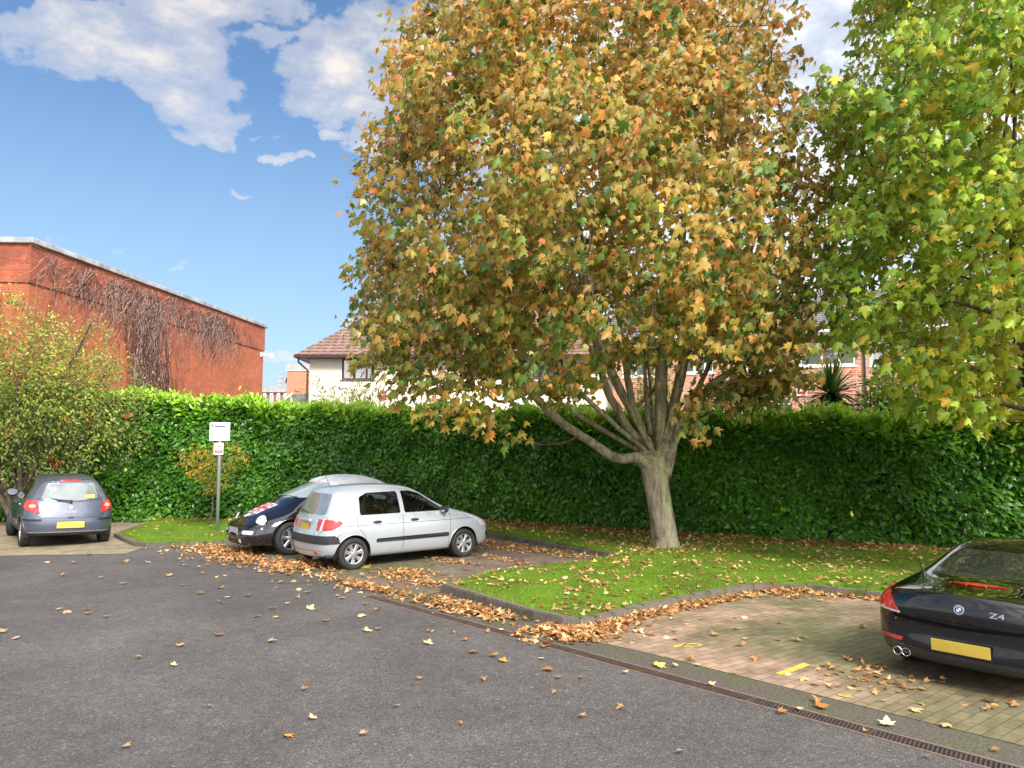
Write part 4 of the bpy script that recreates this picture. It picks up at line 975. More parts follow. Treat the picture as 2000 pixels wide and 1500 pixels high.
# sapling by the sign
m_sap = leaf_mat('sapling_leaf', [(0, (.13, .16, .015)), (.5, (.38, .30, .02)), (1, (.58, .33, .04))], (.45, .40, .12), .35, .5, .3)
e = empty('sapling', (-8.1, 19.95, 0.08)); tag(e, 'slender leaning sapling with yellow leaves beside the sign post', 'tree')
def SP(px, py, dy=0): p = P(px, py, 19.95+dy); return np.array((p.x+8.1, p.y-19.95, p.z-.08))
mb = MB(); skel = []
for pts in ([(402, 1031, .030), (408, 1020, .028), (414, 1008, .026), (415, 985, .022), (417, 960, .02), (420, 935, .017), (422, 905, .013), (428, 880, .009)], [(416, 955, .012), (404, 930, .010), (385, 905, .007), (360, 893, .004)], [(419, 940, .012), (440, 910, .009), (465, 890, .006), (488, 888, .004)], [(417, 950, .010), (402, 920, .008), (380, 880, .004)], [(421, 925, .01), (450, 880, .006), (470, 868, .004)]):
    skel += limb(mb, [(*SP(a, b), c_) for a, b, c_ in pts], 6)
tg = []
for _ in range(105):
    a = rng.uniform(0, PI*2); f_ = rng.beta(2, 1.3); px = 418+70*f_*math.cos(a); py = 905+38*f_*math.sin(a)-abs(math.cos(a))*f_*10
    tg.append(SP(px, py, rng.normal(0, .3)))
for _ in range(26): tg.append(SP(418+rng.normal(0, 14), rng.uniform(935, 965), rng.normal(0, .12)))
tg = np.array(tg); tg = tg[np.argsort(np.linalg.norm(tg, axis=1))]; twm, _ = grow_twigs(skel, tg, .004)
k0 = len(mb.v); mb.v += twm.v; mb.f += [tuple(i+k0 for i in f) for f in twm.f]; mb.build('trunk', m_bark_d, e, True)
n = len(tg)*11; pos = np.repeat(tg, 11, axis=0)+rng.normal(0, .055, (n, 3))*np.array([1.5, 1, .7])
scatter('foliage', [oval(.34, .25, .3)], pos, rng.normal(0, .5, (n, 3))+np.array([-.5, 0, -.35]), rng.normal(0, .4, (n, 3))+np.array([0, -.3, .8]), rng.uniform(.06, .11, n), np.stack([rng.beta(2, 1.8, n), rng.random(n), rng.random(n)], 1), m_sap, e)
# willow-leaved bush before the white house
m_wil = leaf_mat('yellow_green_leaf', [(0, (.07, .12, .012)), (.5, (.20, .25, .03)), (.8, (.36, .34, .06)), (1, (.45, .28, .06))], (.40, .42, .22), .3, .5, .3)
cf = lambda p, n: rng.beta(2, 2, n)
NARROW = [oval(.22, .2, .4), oval(.18, .3, .6)]
shrub('garden_bush', (-4.9, 25, 0), (-4.9, 25, 3.1), (1.75, .9, 1.25), 330, 10, .17, NARROW, m_wil, 'loose yellow green bush with narrow leaves before the white house', 'bush', cf, 8, .02, spread=.10, droop=.25, surf=(1.6, 1.2))
shrub('garden_bush', (-6.5, 25.5, 0), (-6.55, 25.5, 3.3), (.75, .6, 1.3), 90, 9, .17, NARROW, m_wil, 'thin wispy bush before the left corner of the white house', 'bush', cf, 5, .015, spread=.10, droop=.3)
shrub('garden_bush', (4.3, 23, 0), (4.35, 23, 3.4), (.8, .6, 1.5), 240, 10, .12, OV, m_wil, 'yellow green bush seen between the stems of the maple', 'bush', cf, 5, .02, spread=.10)
shrub('garden_bush', (6.2, 21.0, 0), (6.2, 21.0, 3.1), (1.15, .7, 1.2), 300, 10, .11, OV, m_wil, 'small leaved yellow green bush at the left of the brick apartments', 'bush', cf, 6, .02, spread=.09)
m_dkb = leaf_mat('dark_green_leaf', [(0, (.015, .06, .008)), (.5, (.05, .16, .012)), (1, (.16, .30, .03))], (.12, .2, .05), .25, .4, .5)
cfd = lambda p, n: np.clip(rng.beta(2, 2.4, n)+.12*(p[:, 2]-3), 0, 1)
shrub('garden_bush', (9.75, 18.6, 0), (9.75, 18.6, 2.95), (1.35, .9, 1.45), 620, 13, .15, [oval(.3, .2, .3), oval(.26, .3, .4)], m_dkb, 'dense dark green bush just right of the spiky palm', 'bush', cfd, 8, .03, spread=.12, droop=.15)
# spiky cabbage palm
m_pal = leaf_mat('palm_blade', [(0, (.30, .22, .10)), (.25, (.02, .05, .018)), (.6, (.045, .11, .022)), (1, (.22, .32, .05))], (.20, .24, .10), .15, .35, .5)
pc = P(1622, 766, 18.4); pe = empty('cabbage_palm', (pc.x, pc.y, 0)); tag(pe, 'spiky cabbage palm with sword leaves above the hedge', 'palm')
mb = MB(); limb(mb, [(0, 0, 0, .11), (0, 0, 1.5, .10), (0, 0, pc.z-.25, .10), (0, 0, pc.z, .06)], 10); mb.build('trunk', m_bark_d, pe, True)
mb = MB(); cols = []
for i in range(230):
    el_ = rng.uniform(-.75, 1.45); az = rng.uniform(0, 2*PI); L = rng.uniform(.7, 1.05)*(1.0 if el_ > -.2 else .85); d0 = np.array([math.cos(az)*math.cos(el_), math.sin(az)*math.cos(el_), math.sin(el_)])
    side = np.cross(d0, [0, 0, 1.0]); side = side/max(1e-3, np.linalg.norm(side)); n_ = 7; vs = []; sag = rng.uniform(.05, .55)*math.cos(el_)
    for j in range(n_):
        s_ = j/(n_-1); p = d0*L*s_ + np.array([0, 0, pc.z-.05-sag*s_**2.2*L]); wd = .042*(1-s_**2.5)*(.6+.4*min(1, s_*4))
        up_ = np.cross(side, d0)*.012; vs += [p-side*wd, p-up_*.8, p+side*wd]
    mb.add(vs, [(j*3+k, j*3+k+1, j*3+k+4, j*3+k+3) for j in range(n_-1) for k in range(2)])
    cols += [0.0 if el_ < -.35 and rng.random() < .5 else float(np.clip(.35+.4*(el_)/1.2+rng.normal(0, .14), .26, 1))]*(n_*3)
po = mb.build('blades', m_pal, pe)
at = po.data.color_attributes.new('leaf', 'FLOAT_COLOR', 'POINT'); cc_ = np.array(cols); at.data.foreach_set('color', np.stack([cc_, .5+.3*np.sin(np.arange(len(cc_))//21*7.3), cc_*0, cc_*0+1], 1).astype(np.float32).ravel())
# ------------------------------------------------------------------ cars
def ring(x, y, z, xo=None, zc=None):
    """one station: rows 0..8 (0 = underside centre, 8 = roof centre); x may be a number or nine numbers"""
    xs = [x]*9 if isinstance(x, (int, float)) else list(x)
    ys = [0]+list(y)+[0]; zs = [z[0]]+list(z)
    return list(zip(xs, ys, zs))
def car_body(stations, level=3):
    bm = bmesh.new(); cols = []
    for st in stations:
        L = [None]*9; Rr = [None]*9
        for j, (x, y, z) in enumerate(st):
            if j in (0, 8): L[j] = Rr[j] = bm.verts.new((x, 0, z))
            else: L[j] = bm.verts.new((x, y, z)); Rr[j] = bm.verts.new((x, -y, z))
        cols.append((L, Rr))
    for (L0, R0), (L1, R1) in zip(cols, cols[1:]):
        for j in range(8):
            bm.faces.new((L0[j], L1[j], L1[j+1], L0[j+1])); bm.faces.new((R0[j], R0[j+1], R1[j+1], R1[j]))
    for (L, Rr), st, sg in ((cols[0], stations[0], 1), (cols[-1], stations[-1], -1)):
        C = [L[0]]+[bm.verts.new((st[j][0]+sg*.045, 0, st[j][2])) for j in range(1, 8)]+[L[8]]
        for j in range(1, 7):
            bm.faces.new((L[j], L[j+1], C[j+1], C[j])); bm.faces.new((Rr[j], C[j], C[j+1], Rr[j+1]))
        for S in (L, Rr): bm.faces.new((S[0], S[1], C[1])); bm.faces.new((S[7], S[8], C[7]))
    bmesh.ops.recalc_face_normals(bm, faces=bm.faces)
    me = bpy.data.meshes.new('t'); bm.to_mesh(me); bm.free(); o = bpy.data.objects.new('t', me); COL.objects.link(o)
    md = o.modifiers.new('s', 'SUBSURF'); md.levels = level; md.render_levels = level
    dg = bpy.context.evaluated_depsgraph_get(); m2 = bpy.data.meshes.new_from_object(o.evaluated_get(dg))
    bpy.data.objects.remove(o); bpy.data.meshes.remove(me); bm = bmesh.new(); bm.from_mesh(m2); bpy.data.meshes.remove(m2)
    bmesh.ops.recalc_face_normals(bm, faces=bm.faces)
    return bm
AX = {'side': (0, 2), 'end': (1, 2), 'top': (0, 1)}
def v3(pl, a, b):
    return Vector((a, 0, b)) if pl == 'side' else Vector((0, a, b)) if pl == 'end' else Vector((a, b, 0))
def cut(bm, pl, poly, cond):
    """cut a convex outline into the shell where cond holds; returns the faces inside it"""
    i0, i1 = AX[pl]; ar = sum(a[0]*b[1]-b[0]*a[1] for a, b in zip(poly, poly[1:]+poly[:1]))
    if ar < 0: poly = poly[::-1]
    bm.normal_update()
    lo = [min(p[k] for p in poly)-.15 for k in (0, 1)]; hi = [max(p[k] for p in poly)+.15 for k in (0, 1)]
    F = []
    for f in bm.faces:
        c_ = f.calc_center_median()
        if lo[0] < c_[i0] < hi[0] and lo[1] < c_[i1] < hi[1] and cond(c_, f.normal): F.append(f)
    for a, b in zip(poly, poly[1:]+poly[:1]):
        da, db = b[0]-a[0], b[1]-a[1]
        if math.hypot(da, db) < 1e-5: continue
        no = v3(pl, db, -da).normalized(); co = v3(pl, a[0], a[1])
        geom = F + list({e for f in F for e in f.edges}) + list({v for f in F for v in f.verts})
        res = bmesh.ops.bisect_plane(bm, geom=geom, plane_co=co, plane_no=no, dist=1e-5)
        F = [f for f in res['geom'] if isinstance(f, bmesh.types.BMFace) and f.is_valid and (f.calc_center_median()-co).dot(no) < 0]
    bm.normal_update(); out = []
    for f in bm.faces:
        c_ = f.calc_center_median()
        if lo[0] < c_[i0] < hi[0] and lo[1] < c_[i1] < hi[1] and cond(c_, f.normal) and inpoly(c_[i0], c_[i1], poly): out.append(f)
    return out
def take(bm, faces, name, mt, parent, off=0.0, skirt=0.0, delete=False, smooth=True):
    """a part made of the given faces of the shell, moved out along the normals, with an edge of its own"""
    bm.normal_update(); b2 = bmesh.new(); mp = {}
    for f in faces:
        for v in f.verts:
            if v not in mp: mp[v] = b2.verts.new(v.co + v.normal*off)
    for f in faces:
        try: b2.faces.new([mp[v] for v in f.verts])
        except ValueError: pass
    if skirt:
        fs = set(faces)
        for f in faces:
            for e in f.edges:
                if sum(1 for g in e.link_faces if g in fs) == 1:
                    a, b = e.verts; n_ = a.normal
                    c_ = b2.verts.new(a.co+a.normal*(off-skirt)); d_ = b2.verts.new(b.co+b.normal*(off-skirt))
                    try: b2.faces.new((mp[a], mp[b], d_, c_))
                    except ValueError: pass
    if delete: bmesh.ops.delete(bm, geom=faces, context='FACES')
    return from_bm(name, b2, mt, parent, smooth)
def rpoly(poly, r=.03, n=3):
    """round the corners of a convex outline"""
    out = []
    for i, p in enumerate(poly):
        a, b, c_ = Vector(poly[i-1]), Vector(p), Vector(poly[(i+1) % len(poly)])
        d1 = (a-b); d2 = (c_-b); rr = min(r, d1.length*.45, d2.length*.45); s_ = b+d1.normalized()*rr; e_ = b+d2.normalized()*rr
        for k in range(n+1):
            u = k/n; out.append(tuple(s_*(1-u)**2+b*2*u*(1-u)+e_*u*u))
    return out
def oct_(cx_, cy_, rx, ry, n=20, rot=0): return [(cx_+rx*math.cos(2*PI*k/n)*math.cos(rot)-ry*math.sin(2*PI*k/n)*math.sin(rot), cy_+rx*math.cos(2*PI*k/n)*math.sin(rot)+ry*math.sin(2*PI*k/n)*math.cos(rot)) for k in range(n)]
def seams(bvh, lines, name, mt, parent, wd=.007, off=.0015):
    """panel gaps: thin ribbons laid on the shell. line = (plane, side sign, points)"""
    mb = MB()
    for pl, sg, pts in lines:
        P2 = []
        for a, b in zip(pts, pts[1:]):
            L = math.dist(a, b); n_ = max(1, int(L/.04)); P2 += [(a[0]+(b[0]-a[0])*k/n_, a[1]+(b[1]-a[1])*k/n_) for k in range(n_)]
        P2.append(pts[-1]); hits = []
        dr_ = {'side': Vector((0, -sg, 0)), 'end': Vector((-sg, 0, 0)), 'top': Vector((0, 0, -1))}[pl]
        for p in P2:
            o_ = v3(pl, *p) - dr_*4; h = bvh.ray_cast(o_, dr_)
            if h[0] is not None: hits.append((h[0], h[1] if h[1].dot(dr_) < 0 else -h[1]))
        if len(hits) < 2: continue
        vs = []
        for i, (c_, n_) in enumerate(hits):
            t_ = (hits[min(i+1, len(hits)-1)][0]-hits[max(i-1, 0)][0]).normalized(); s_ = t_.cross(n_).normalized()*wd/2
            vs += [c_-s_+n_*off, c_+s_+n_*off]
        mb.add(vs, [(2*i, 2*i+1, 2*i+3, 2*i+2) for i in range(len(hits)-1)])
    return mb.build(name, mt, parent)
m_tyre = mat('tyre_rubber', (.018, .018, .019), .75, var=.3, scale=9)
m_rim = mat('silver_rim', (.55, .56, .58), .32, .85, var=.08)
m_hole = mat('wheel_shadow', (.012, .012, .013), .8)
m_blackpl = mat('black_plastic', (.022, .022, .025), .5, var=.2, scale=10)
m_seam = mat('panel_gap', (.004, .004, .004), .9, spec=.1)
m_redlamp = mat('red_lamp', (.55, .015, .012), .12, coat=1.0, var=.25, scale=14, col2=(.75, .04, .03))
m_clear = mat('clear_lamp', (.72, .73, .72), .10, .35, coat=1.0, var=.15, scale=18)
m_plate_y = mat('yellow_plate', (.62, .45, .07), .4, var=.12, scale=3)
m_plate_w = mat('grey_plate', (.36, .36, .37), .45, var=.08)
m_chrome = mat('chrome', (.75, .76, .78), .12, 1.0, var=.05)
m_seat = mat('dark_seat', (.022, .024, .028), .85, var=.3, scale=12)
m_inner = mat('car_interior', (.02, .021, .024), .8)
m_cglass = glass('car_glass', (.62, .74, .72), .03, .0)
m_cglass_m = glass('sky_sheen_car_glass', (.50, .62, .60), .22, .32, .04)  # pale layer in the colour stands in for sky reflection
def wheel(parent, x, y, r, w_, spokes, side, style='seven', steer=0.0, rimr=.66):
    M = Matrix.Translation((x, y, r)) @ Matrix.Rotation(R(steer), 4, 'Z'); rr = r*rimr
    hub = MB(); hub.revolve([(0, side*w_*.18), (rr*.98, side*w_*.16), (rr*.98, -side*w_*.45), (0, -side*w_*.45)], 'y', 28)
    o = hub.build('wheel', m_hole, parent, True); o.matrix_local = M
    ty = MB(); h = w_/2; prof = [(rr, h*.72), (rr*1.06, h*.92), (r*.88, h*1.0), (r*.965, h*.86), (r, h*.55), (r, -h*.55), (r*.965, -h*.86), (r*.88, -h), (rr, -h*.8)]
    ty.revolve([(a, b*side) for a, b in prof], 'y', 40, closed=True); ty.build('tyre', m_tyre, o, True)
    rm = MB(); yy_ = side*h*.80
    rm.revolve([(rr*1.0, yy_*.95), (rr*.97, yy_*1.06), (rr*.90, yy_*1.0), (rr*.88, yy_*.6), (rr*.99, yy_*.5)], 'y', 36, closed=True)
    rm.revolve([(0, yy_*.98), (rr*.13, yy_*1.0), (rr*.22, yy_*.93), (rr*.24, yy_*.6)], 'y', 20)
    for k in range(spokes):
        a = 2*PI*k/spokes+.2
        w0, w1 = (rr*.13, rr*.24) if style == 'seven' else (rr*.15, rr*.17) if style == 'six' else (rr*.07, rr*.10)
        vs = []
        for (rad, hw, yo) in ((rr*.15, w0, .95), (rr*.55, (w0+w1)/2*.9, .93), (rr*.93, w1, 1.0)):
            c_ = Vector((math.cos(a)*rad, 0, math.sin(a)*rad)); s_ = Vector((-math.sin(a), 0, math.cos(a)))
            for (q, d_) in ((-1, .80), (-.55, 1.0), (.55, 1.0), (1, .80)): vs.append(c_+s_*hw*q+Vector((0, yy_*yo*d_, 0)))
        rm.add(vs, [(i*4+j, i*4+j+1, i*4+j+5, i*4+j+4) for i in range(2) for j in range(3)])
    rm.build('rim', m_rim, o)
    return o
def plate(parent, M, mt, w_=.52, h_=.112):
    mb = MB(); mb.box((0, 0, 0), (.012, w_, h_), M); o = mb.build('number_plate', mt, parent); bevel_obj(o, .004)
    mb = MB(); mb.box((0, 0, 0), (.007, w_+.014, h_+.014), M); mb.build('plate_rim', m_blackpl, o); return o
def seat(parent, x, y, z0, facing=1, top=1.22, w_=.46):
    bm = bmesh.new()
    def blk(c_, s_, M=None):
        r = bmesh.ops.create_cube(bm, size=1); vs = r['verts']; bmesh.ops.scale(bm, vec=s_, verts=vs)
        if M: bmesh.ops.rotate(bm, matrix=M, verts=vs, cent=(0, 0, 0))
        bmesh.ops.translate(bm, vec=c_, verts=vs)
    Mr = Matrix.Rotation(R(-16), 3, 'Y')
    blk((x, y, z0), (.5, w_, .16)); blk((x-.28, y, z0+.32), (.14, w_, .62), Mr)
    bmesh.ops.bevel(bm, geom=bm.edges[:], offset=.05, segments=2, affect='EDGES')
    s_ = from_bm('seat', bm, m_seat, parent, True)
    bm = bmesh.new(); r = bmesh.ops.create_cube(bm, size=1); bmesh.ops.scale(bm, vec=(.10, w_*.58, .20), verts=r['verts']); bmesh.ops.translate(bm, vec=(x-.40, y, top-.10), verts=r['verts'])
    bmesh.ops.bevel(bm, geom=bm.edges[:], offset=.045, segments=3, affect='EDGES'); from_bm('headrest', bm, m_seat, s_, True)
    return s_
def common_inside(parent, x0, x1, hw, zf, zb, dash_x, rhd=True):
    mb = MB(); mb.box(((x0+x1)/2, 0, zf), (x1-x0, hw*2, .04)); mb.box((dash_x, 0, zb-.13), (.42, hw*1.9, .22)); bevel_obj(mb.build('dashboard', m_inner, parent), .05, 3)
    mb = MB(); sy = -.36 if rhd else .36
    pts = [Vector((dash_x-.34, sy, zb+.02))+Matrix.Rotation(R(-62), 3, 'Y')@Vector((0, 0, 0))+Matrix.Rotation(R(28), 3, 'Y')@Vector((0, .185*math.cos(a), .185*math.sin(a))) for a in [2*PI*k/24 for k in range(25)]]
    mb.tube(pts, .016, 6, False); c_ = Vector((dash_x-.34, sy, zb+.02)); mb.tube([c_, c_+Vector((.2, 0, -.12))], .03, 8)
    for k in (0, 8, 16): mb.tube([c_, pts[k]], .014, 5)
    mb.build('steering_wheel', m_inner, parent, True)
def arches(bm, axles, r, yc=.45, cz=None, extra=None):
    for x in axles:
        cz_ = cz if cz is not None else r*.92
        for sg in (1, -1):
            F = cut(bm, 'side', [(x+(r+.045)*math.cos(a), max(-.05, cz_+(r+.045)*math.sin(a))) for a in [2*PI*k/24 for k in range(24)] if cz_+(r+.045)*math.sin(a) > -.05], lambda c_, n_, sg=sg: c_.y*sg > yc)
            bmesh.ops.delete(bm, geom=F, context='FACES')
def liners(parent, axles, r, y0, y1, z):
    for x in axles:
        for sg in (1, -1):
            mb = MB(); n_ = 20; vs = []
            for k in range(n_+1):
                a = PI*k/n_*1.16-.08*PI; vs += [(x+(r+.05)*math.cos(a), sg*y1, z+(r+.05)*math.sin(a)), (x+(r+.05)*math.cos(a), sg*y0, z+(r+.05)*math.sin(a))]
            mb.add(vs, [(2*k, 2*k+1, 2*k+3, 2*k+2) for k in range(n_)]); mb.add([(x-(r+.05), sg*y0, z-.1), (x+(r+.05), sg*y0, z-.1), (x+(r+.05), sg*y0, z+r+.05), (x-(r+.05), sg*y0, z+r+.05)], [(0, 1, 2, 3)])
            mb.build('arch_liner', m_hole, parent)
def lip(parent, axles, r, bvh, mt, z, rad=.012, name='arch_lip', a0=.0, a1=PI):
    for x in axles:
        for sg in (1, -1):
            pts = []
            for k in range(25):
                a = a0+(a1-a0)*k/24; h = bvh.ray_cast(Vector((x+(r+.052)*math.cos(a), sg*3, z+(r+.052)*math.sin(a))), Vector((0, -sg, 0)))
                if h[0] is not None and h[0].y*sg > .5: pts.append(h[0]-Vector((0, sg*rad*.3, 0)))
            if len(pts) > 3: mb = MB(); mb.tube(pts, rad, 6); mb.build(name, mt, parent, True)
def mirror(parent, x, y, z, sg, mbody, name='mirror', sz=1.0):
    bm = bmesh.new(); r = bmesh.ops.create_uvsphere(bm, u_segments=16, v_segments=10, radius=1)
    for v in bm.verts:
        v.co = Vector((v.co.x*.085*sz if v.co.x > 0 else v.co.x*.03*sz, v.co.y*.115*sz, v.co.z*.075*sz))
    bmesh.ops.translate(bm, vec=(x, y+sg*.10, z), verts=bm.verts)
    o = from_bm(name, bm, mbody, parent, True)
    mb = MB(); mb.box((x+.01, y+sg*.02, z-.04), (.05, .10, .05)); mb.build('stalk', m_blackpl, o)
    mb = MB(); mb.add([(x-.030*sz-.004, y+sg*.10+a*.085*sz, z+b*.055*sz) for a, b in oct_(0, 0, 1, 1, 14)], [tuple(range(14))]); mb.build('mirror_glass', mat('mirror_glass', (.30, .33, .35), .2, .9), o)
def handle(parent, bvh, x, z, sg, mt, L=.17):
    h = bvh.ray_cast(Vector((x, sg*3, z)), Vector((0, -sg, 0)))
    if h[0] is None: return
    p = h[0]; bm = bmesh.new(); r = bmesh.ops.create_uvsphere(bm, u_segments=14, v_segments=8, radius=1)
    for v in bm.verts: v.co = Vector((v.co.x*L/2, v.co.y*.022, v.co.z*.028))+Vector((p.x, p.y+sg*.006, p.z))
    from_bm('door_handle', bm, mt, parent, True)
def onbody(bvh, pl, sg, a, b):
    dr_ = {'side': Vector((0, -sg, 0)), 'end': Vector((-sg, 0, 0)), 'top': Vector((0, 0, -1))}[pl]
    h = bvh.ray_cast(v3(pl, a, b)-dr_*4, dr_); return h[0], h[1]
def rearM(x, y, z, tilt=0.0):
    """frame for flat things on the tail: local x right, y up, z out"""
    return Matrix.Translation((x, y, z)) @ Matrix.Rotation(R(-90), 4, 'Z') @ Matrix.Rotation(R(90-tilt), 4, 'X')

# ============ silver hatchback
m_silver = mat('silver_paint', (.50, .545, .60), .30, .45, coat=.8, var=.03, scale=2)
cs = empty('silver_hatchback', (-2.34, 14.72, 0), R(40)); cs.scale = (.965, .965, .945); tag(cs, 'silver five door hatchback parked among leaf piles, its tail to the asphalt', 'car', 'cars parked in the bays')
S = [
 ring([1.90, 1.90, 1.95, 1.98, 1.93, 1.86, 1.80, 1.77, 1.76], [.50, .60, .66, .66, .60, .46, .24], [.20, .26, .48, .66, .74, .78, .80, .81]),
 ring([1.74, 1.76, 1.80, 1.84, 1.76, 1.66, 1.56, 1.54, 1.53], [.66, .75, .80, .78, .70, .52, .26], [.19, .25, .50, .72, .82, .87, .89, .90]),
 ring(1.25, [.68, .79, .835, .82, .74, .55, .28], [.18, .24, .50, .79, .92, .965, .985, .99]),
 ring([.98]*5+[.95, 1.0, 1.03, 1.04], [.68, .795, .838, .828, .77, .58, .30], [.18, .24, .50, .81, .965, 1.01, 1.03, 1.035]),
 ring([.80]*5+[.78, .66, .68, .68], [.68, .795, .838, .83, .78, .60, .32], [.18, .24, .50, .82, .97, 1.15, 1.19, 1.20]),
 ring([.36]*5+[.36, .30, .28, .28], [.68, .795, .838, .83, .78, .60, .34], [.18, .24, .50, .82, .97, 1.38, 1.44, 1.45]),
 ring(-.05, [.68, .795, .838, .83, .785, .605, .36], [.18, .24, .50, .825, .975, 1.45, 1.515, 1.525]),
 ring(-.65, [.68, .795, .838, .83, .785, .605, .36], [.18, .24, .50, .83, .98, 1.46, 1.535, 1.545]),
 ring(-1.15, [.68, .80, .838, .832, .785, .60, .36], [.18, .25, .52, .84, .985, 1.43, 1.51, 1.52]),
 ring([-1.52]*5+[-1.50, -1.40, -1.40, -1.40], [.66, .78, .82, .81, .76, .58, .36], [.22, .28, .54, .85, .98, 1.40, 1.465, 1.475]),
 ring([-1.76, -1.76, -1.80, -1.83, -1.74, -1.70, -1.52, -1.48, -1.47], [.58, .69, .75, .73, .68, .53, .32], [.24, .30, .56, .82, .96, 1.36, 1.41, 1.42]),
]
bm = car_body(S); arches(bm, (1.2275, -1.2275), .30, .45, .29)
sidec = {sg: (lambda c_, n_, sg=sg: c_.y*sg > .40 and n_.y*sg > .25) for sg in (1, -1)}
rearc = lambda c_, n_: c_.x < -1.2 and n_.x < -.15
frontw = lambda c_, n_: c_.x > .1 and n_.x > .05 and n_.z > .15 and c_.z > .98
for sg in (1, -1):
    for nm, poly in (('rear_door_window', [(-1.10, .985), (-.24, .985), (-.24, 1.395), (-.88, 1.385), (-1.06, 1.31)]), ('front_door_window', [(-.15, .985), (.78, .985), (.70, 1.06), (.28, 1.335), (.05, 1.395), (-.15, 1.40)])):
        F_ = cut(bm, 'side', rpoly(poly, .04, 3), sidec[sg]); take(bm, F_, nm, m_cglass, cs, -.006, delete=True)
F_ = cut(bm, 'end', rpoly([(-.55, 1.0), (.55, 1.0), (.46, 1.375), (-.46, 1.375)], .07), rearc); take(bm, F_, 'rear_window', m_cglass_m, cs, -.004, delete=True)
F_ = cut(bm, 'end', rpoly([(-.62, 1.04), (.62, 1.04), (.48, 1.40), (-.48, 1.40)], .06), frontw); take(bm, F_, 'windscreen', m_cglass_m, cs, -.004, delete=True)
bvh = BVHTree.FromBMesh(bm)
seams(bvh, [('side', sg, pts) for sg in (1, -1) for pts in ([(-.20, .96), (-.20, .28)], [(.88, .93), (.88, .55), (.84, .28)], [(-1.15, .97), (-1.17, .80), (-1.02, .62), (-.90, .40), (-.88, .28)], [(-1.72, .80), (1.50, .795)], [(-1.50, .66), (-1.58, .60)], [(1.35, .80), (1.2, .93), (.92, .96)])]
      + [('end', -1, [(-.62, .98), (-.64, .80), (-.50, .62), (.50, .62), (.64, .80), (.62, .98)]), ('end', -1, [(-.60, .37), (-.2, .345), (.2, .345), (.60, .37)])], 'panel_gaps', m_seam, cs)
for sg in (1, -1):
    F_ = cut(bm, 'side', [(-.76, .475), (.82, .475), (.84, .49), (.84, .535), (.82, .55), (-.76, .54), (-.78, .52), (-.78, .49)], sidec[sg]); take(bm, F_, 'rubbing_strip', m_blackpl, cs, .014, .02)
    for x_ in (-.76, .05): handle(cs, bvh, x_, .845, sg, m_blackpl, .19)
    F_ = cut(bm, 'side', [(.74, .985), (.88, .985), (.80, 1.03), (.74, 1.06)], sidec[sg]); take(bm, F_, 'mirror_base', m_blackpl, cs, .004, .01)
    mirror(cs, .70, sg*.76, 1.01, sg, m_blackpl)
    F_ = cut(bm, 'side', oct_(1.02, .76, .045, .018, 12), sidec[sg]); take(bm, F_, 'indicator', m_clear, cs, .006, .01)
    cond = lambda c_, n_, sg=sg: c_.y*sg > .40 and c_.x < -1.25
    F_ = cut(bm, 'side', rpoly([(-1.90, .72), (-1.90, .93), (-1.50, .915), (-1.44, .86), (-1.62, .745)], .03), cond); F2_ = cut(bm, 'end', [(sg*.53, .73), (sg*.585, .73), (sg*.57, .93), (sg*.55, .93)], rearc); ln = take(bm, F2_, 'reversing_lens', m_clear, cs, .013, .014)
    F_ = cut(bm, 'side', rpoly([(-1.90, .72), (-1.90, .93), (-1.50, .915), (-1.44, .86), (-1.62, .745)], .03), cond); tl = take(bm, F_, 'tail_light', m_redlamp, cs, .010, .02, delete=True); ln.parent = tl
    F_ = cut(bm, 'end', rpoly([(sg*.40, .30), (sg*.50, .30), (sg*.50, .345), (sg*.38, .345)], .01), rearc); take(bm, F_, 'reflector', m_redlamp, cs, .006, .01)
    F_ = cut(bm, 'side', rpoly([(1.58, .66), (1.62, .76), (1.90, .70), (1.96, .62), (1.75, .60)], .03), lambda c_, n_, sg=sg: c_.y*sg > .35); take(bm, F_, 'headlight', m_clear, cs, .008, .02)
F_ = cut(bm, 'side', [(-2.0, .48), (-1.50, .50), (-1.53, .60), (-1.60, .645), (-2.0, .625)], lambda c_, n_: c_.x < -1.3); take(bm, F_, 'bumper_strip', m_blackpl, cs, .012, .02)
F_ = cut(bm, 'side', [(1.80, .42), (2.1, .42), (2.1, .52), (1.84, .52)], lambda c_, n_: c_.x > 1.5); take(bm, F_, 'front_bumper_strip', m_blackpl, cs, .010, .02)
liners(cs, (1.2275, -1.2275), .30, .5, .80, .29); lip(cs, (1.2275, -1.2275), .30, bvh, m_silver, .29)
from_bm('body', bm, m_silver, cs, True)
for x_ in (1.2275, -1.2275):
    for sg in (1, -1): wheel(cs, x_, sg*.735, .292, .185, 7, sg)
p_, n_ = onbody(bvh, 'end', -1, 0.0, .76); plate(cs, Matrix.Translation((p_.x-.006, 0, .755)) @ Matrix.Rotation(R(-5), 4, 'Y'), m_plate_y, .36, .21)
mb = MB(); mb.box((p_.x-.02, 0, .90), (.05, .50, .035)); bevel_obj(mb.build('plate_lamp_bar', m_silver, cs), .01)
text_obj('badge', 'GETZ', .045, rearM(p_.x-.012, -.40, .66, 4), m_chrome, cs)
mb = MB(); a, _ = onbody(bvh, 'end', -1, .12, 1.03); mb.tube([(-1.745, .02, 1.0), (-1.755, .02, 1.03), (-1.70, .30, 1.05), (-1.69, .42, 1.055)], .011, 5); mb.build('rear_wiper', m_blackpl, cs)
mb = MB(); mb.tube([(-1.32, 0, 1.49), (-1.42, 0, 1.72)], [.006, .003], 5); mb.build('aerial', m_blackpl, cs)
for y_ in (.36, -.36): seat(cs, .15, y_, .48, top=1.27)
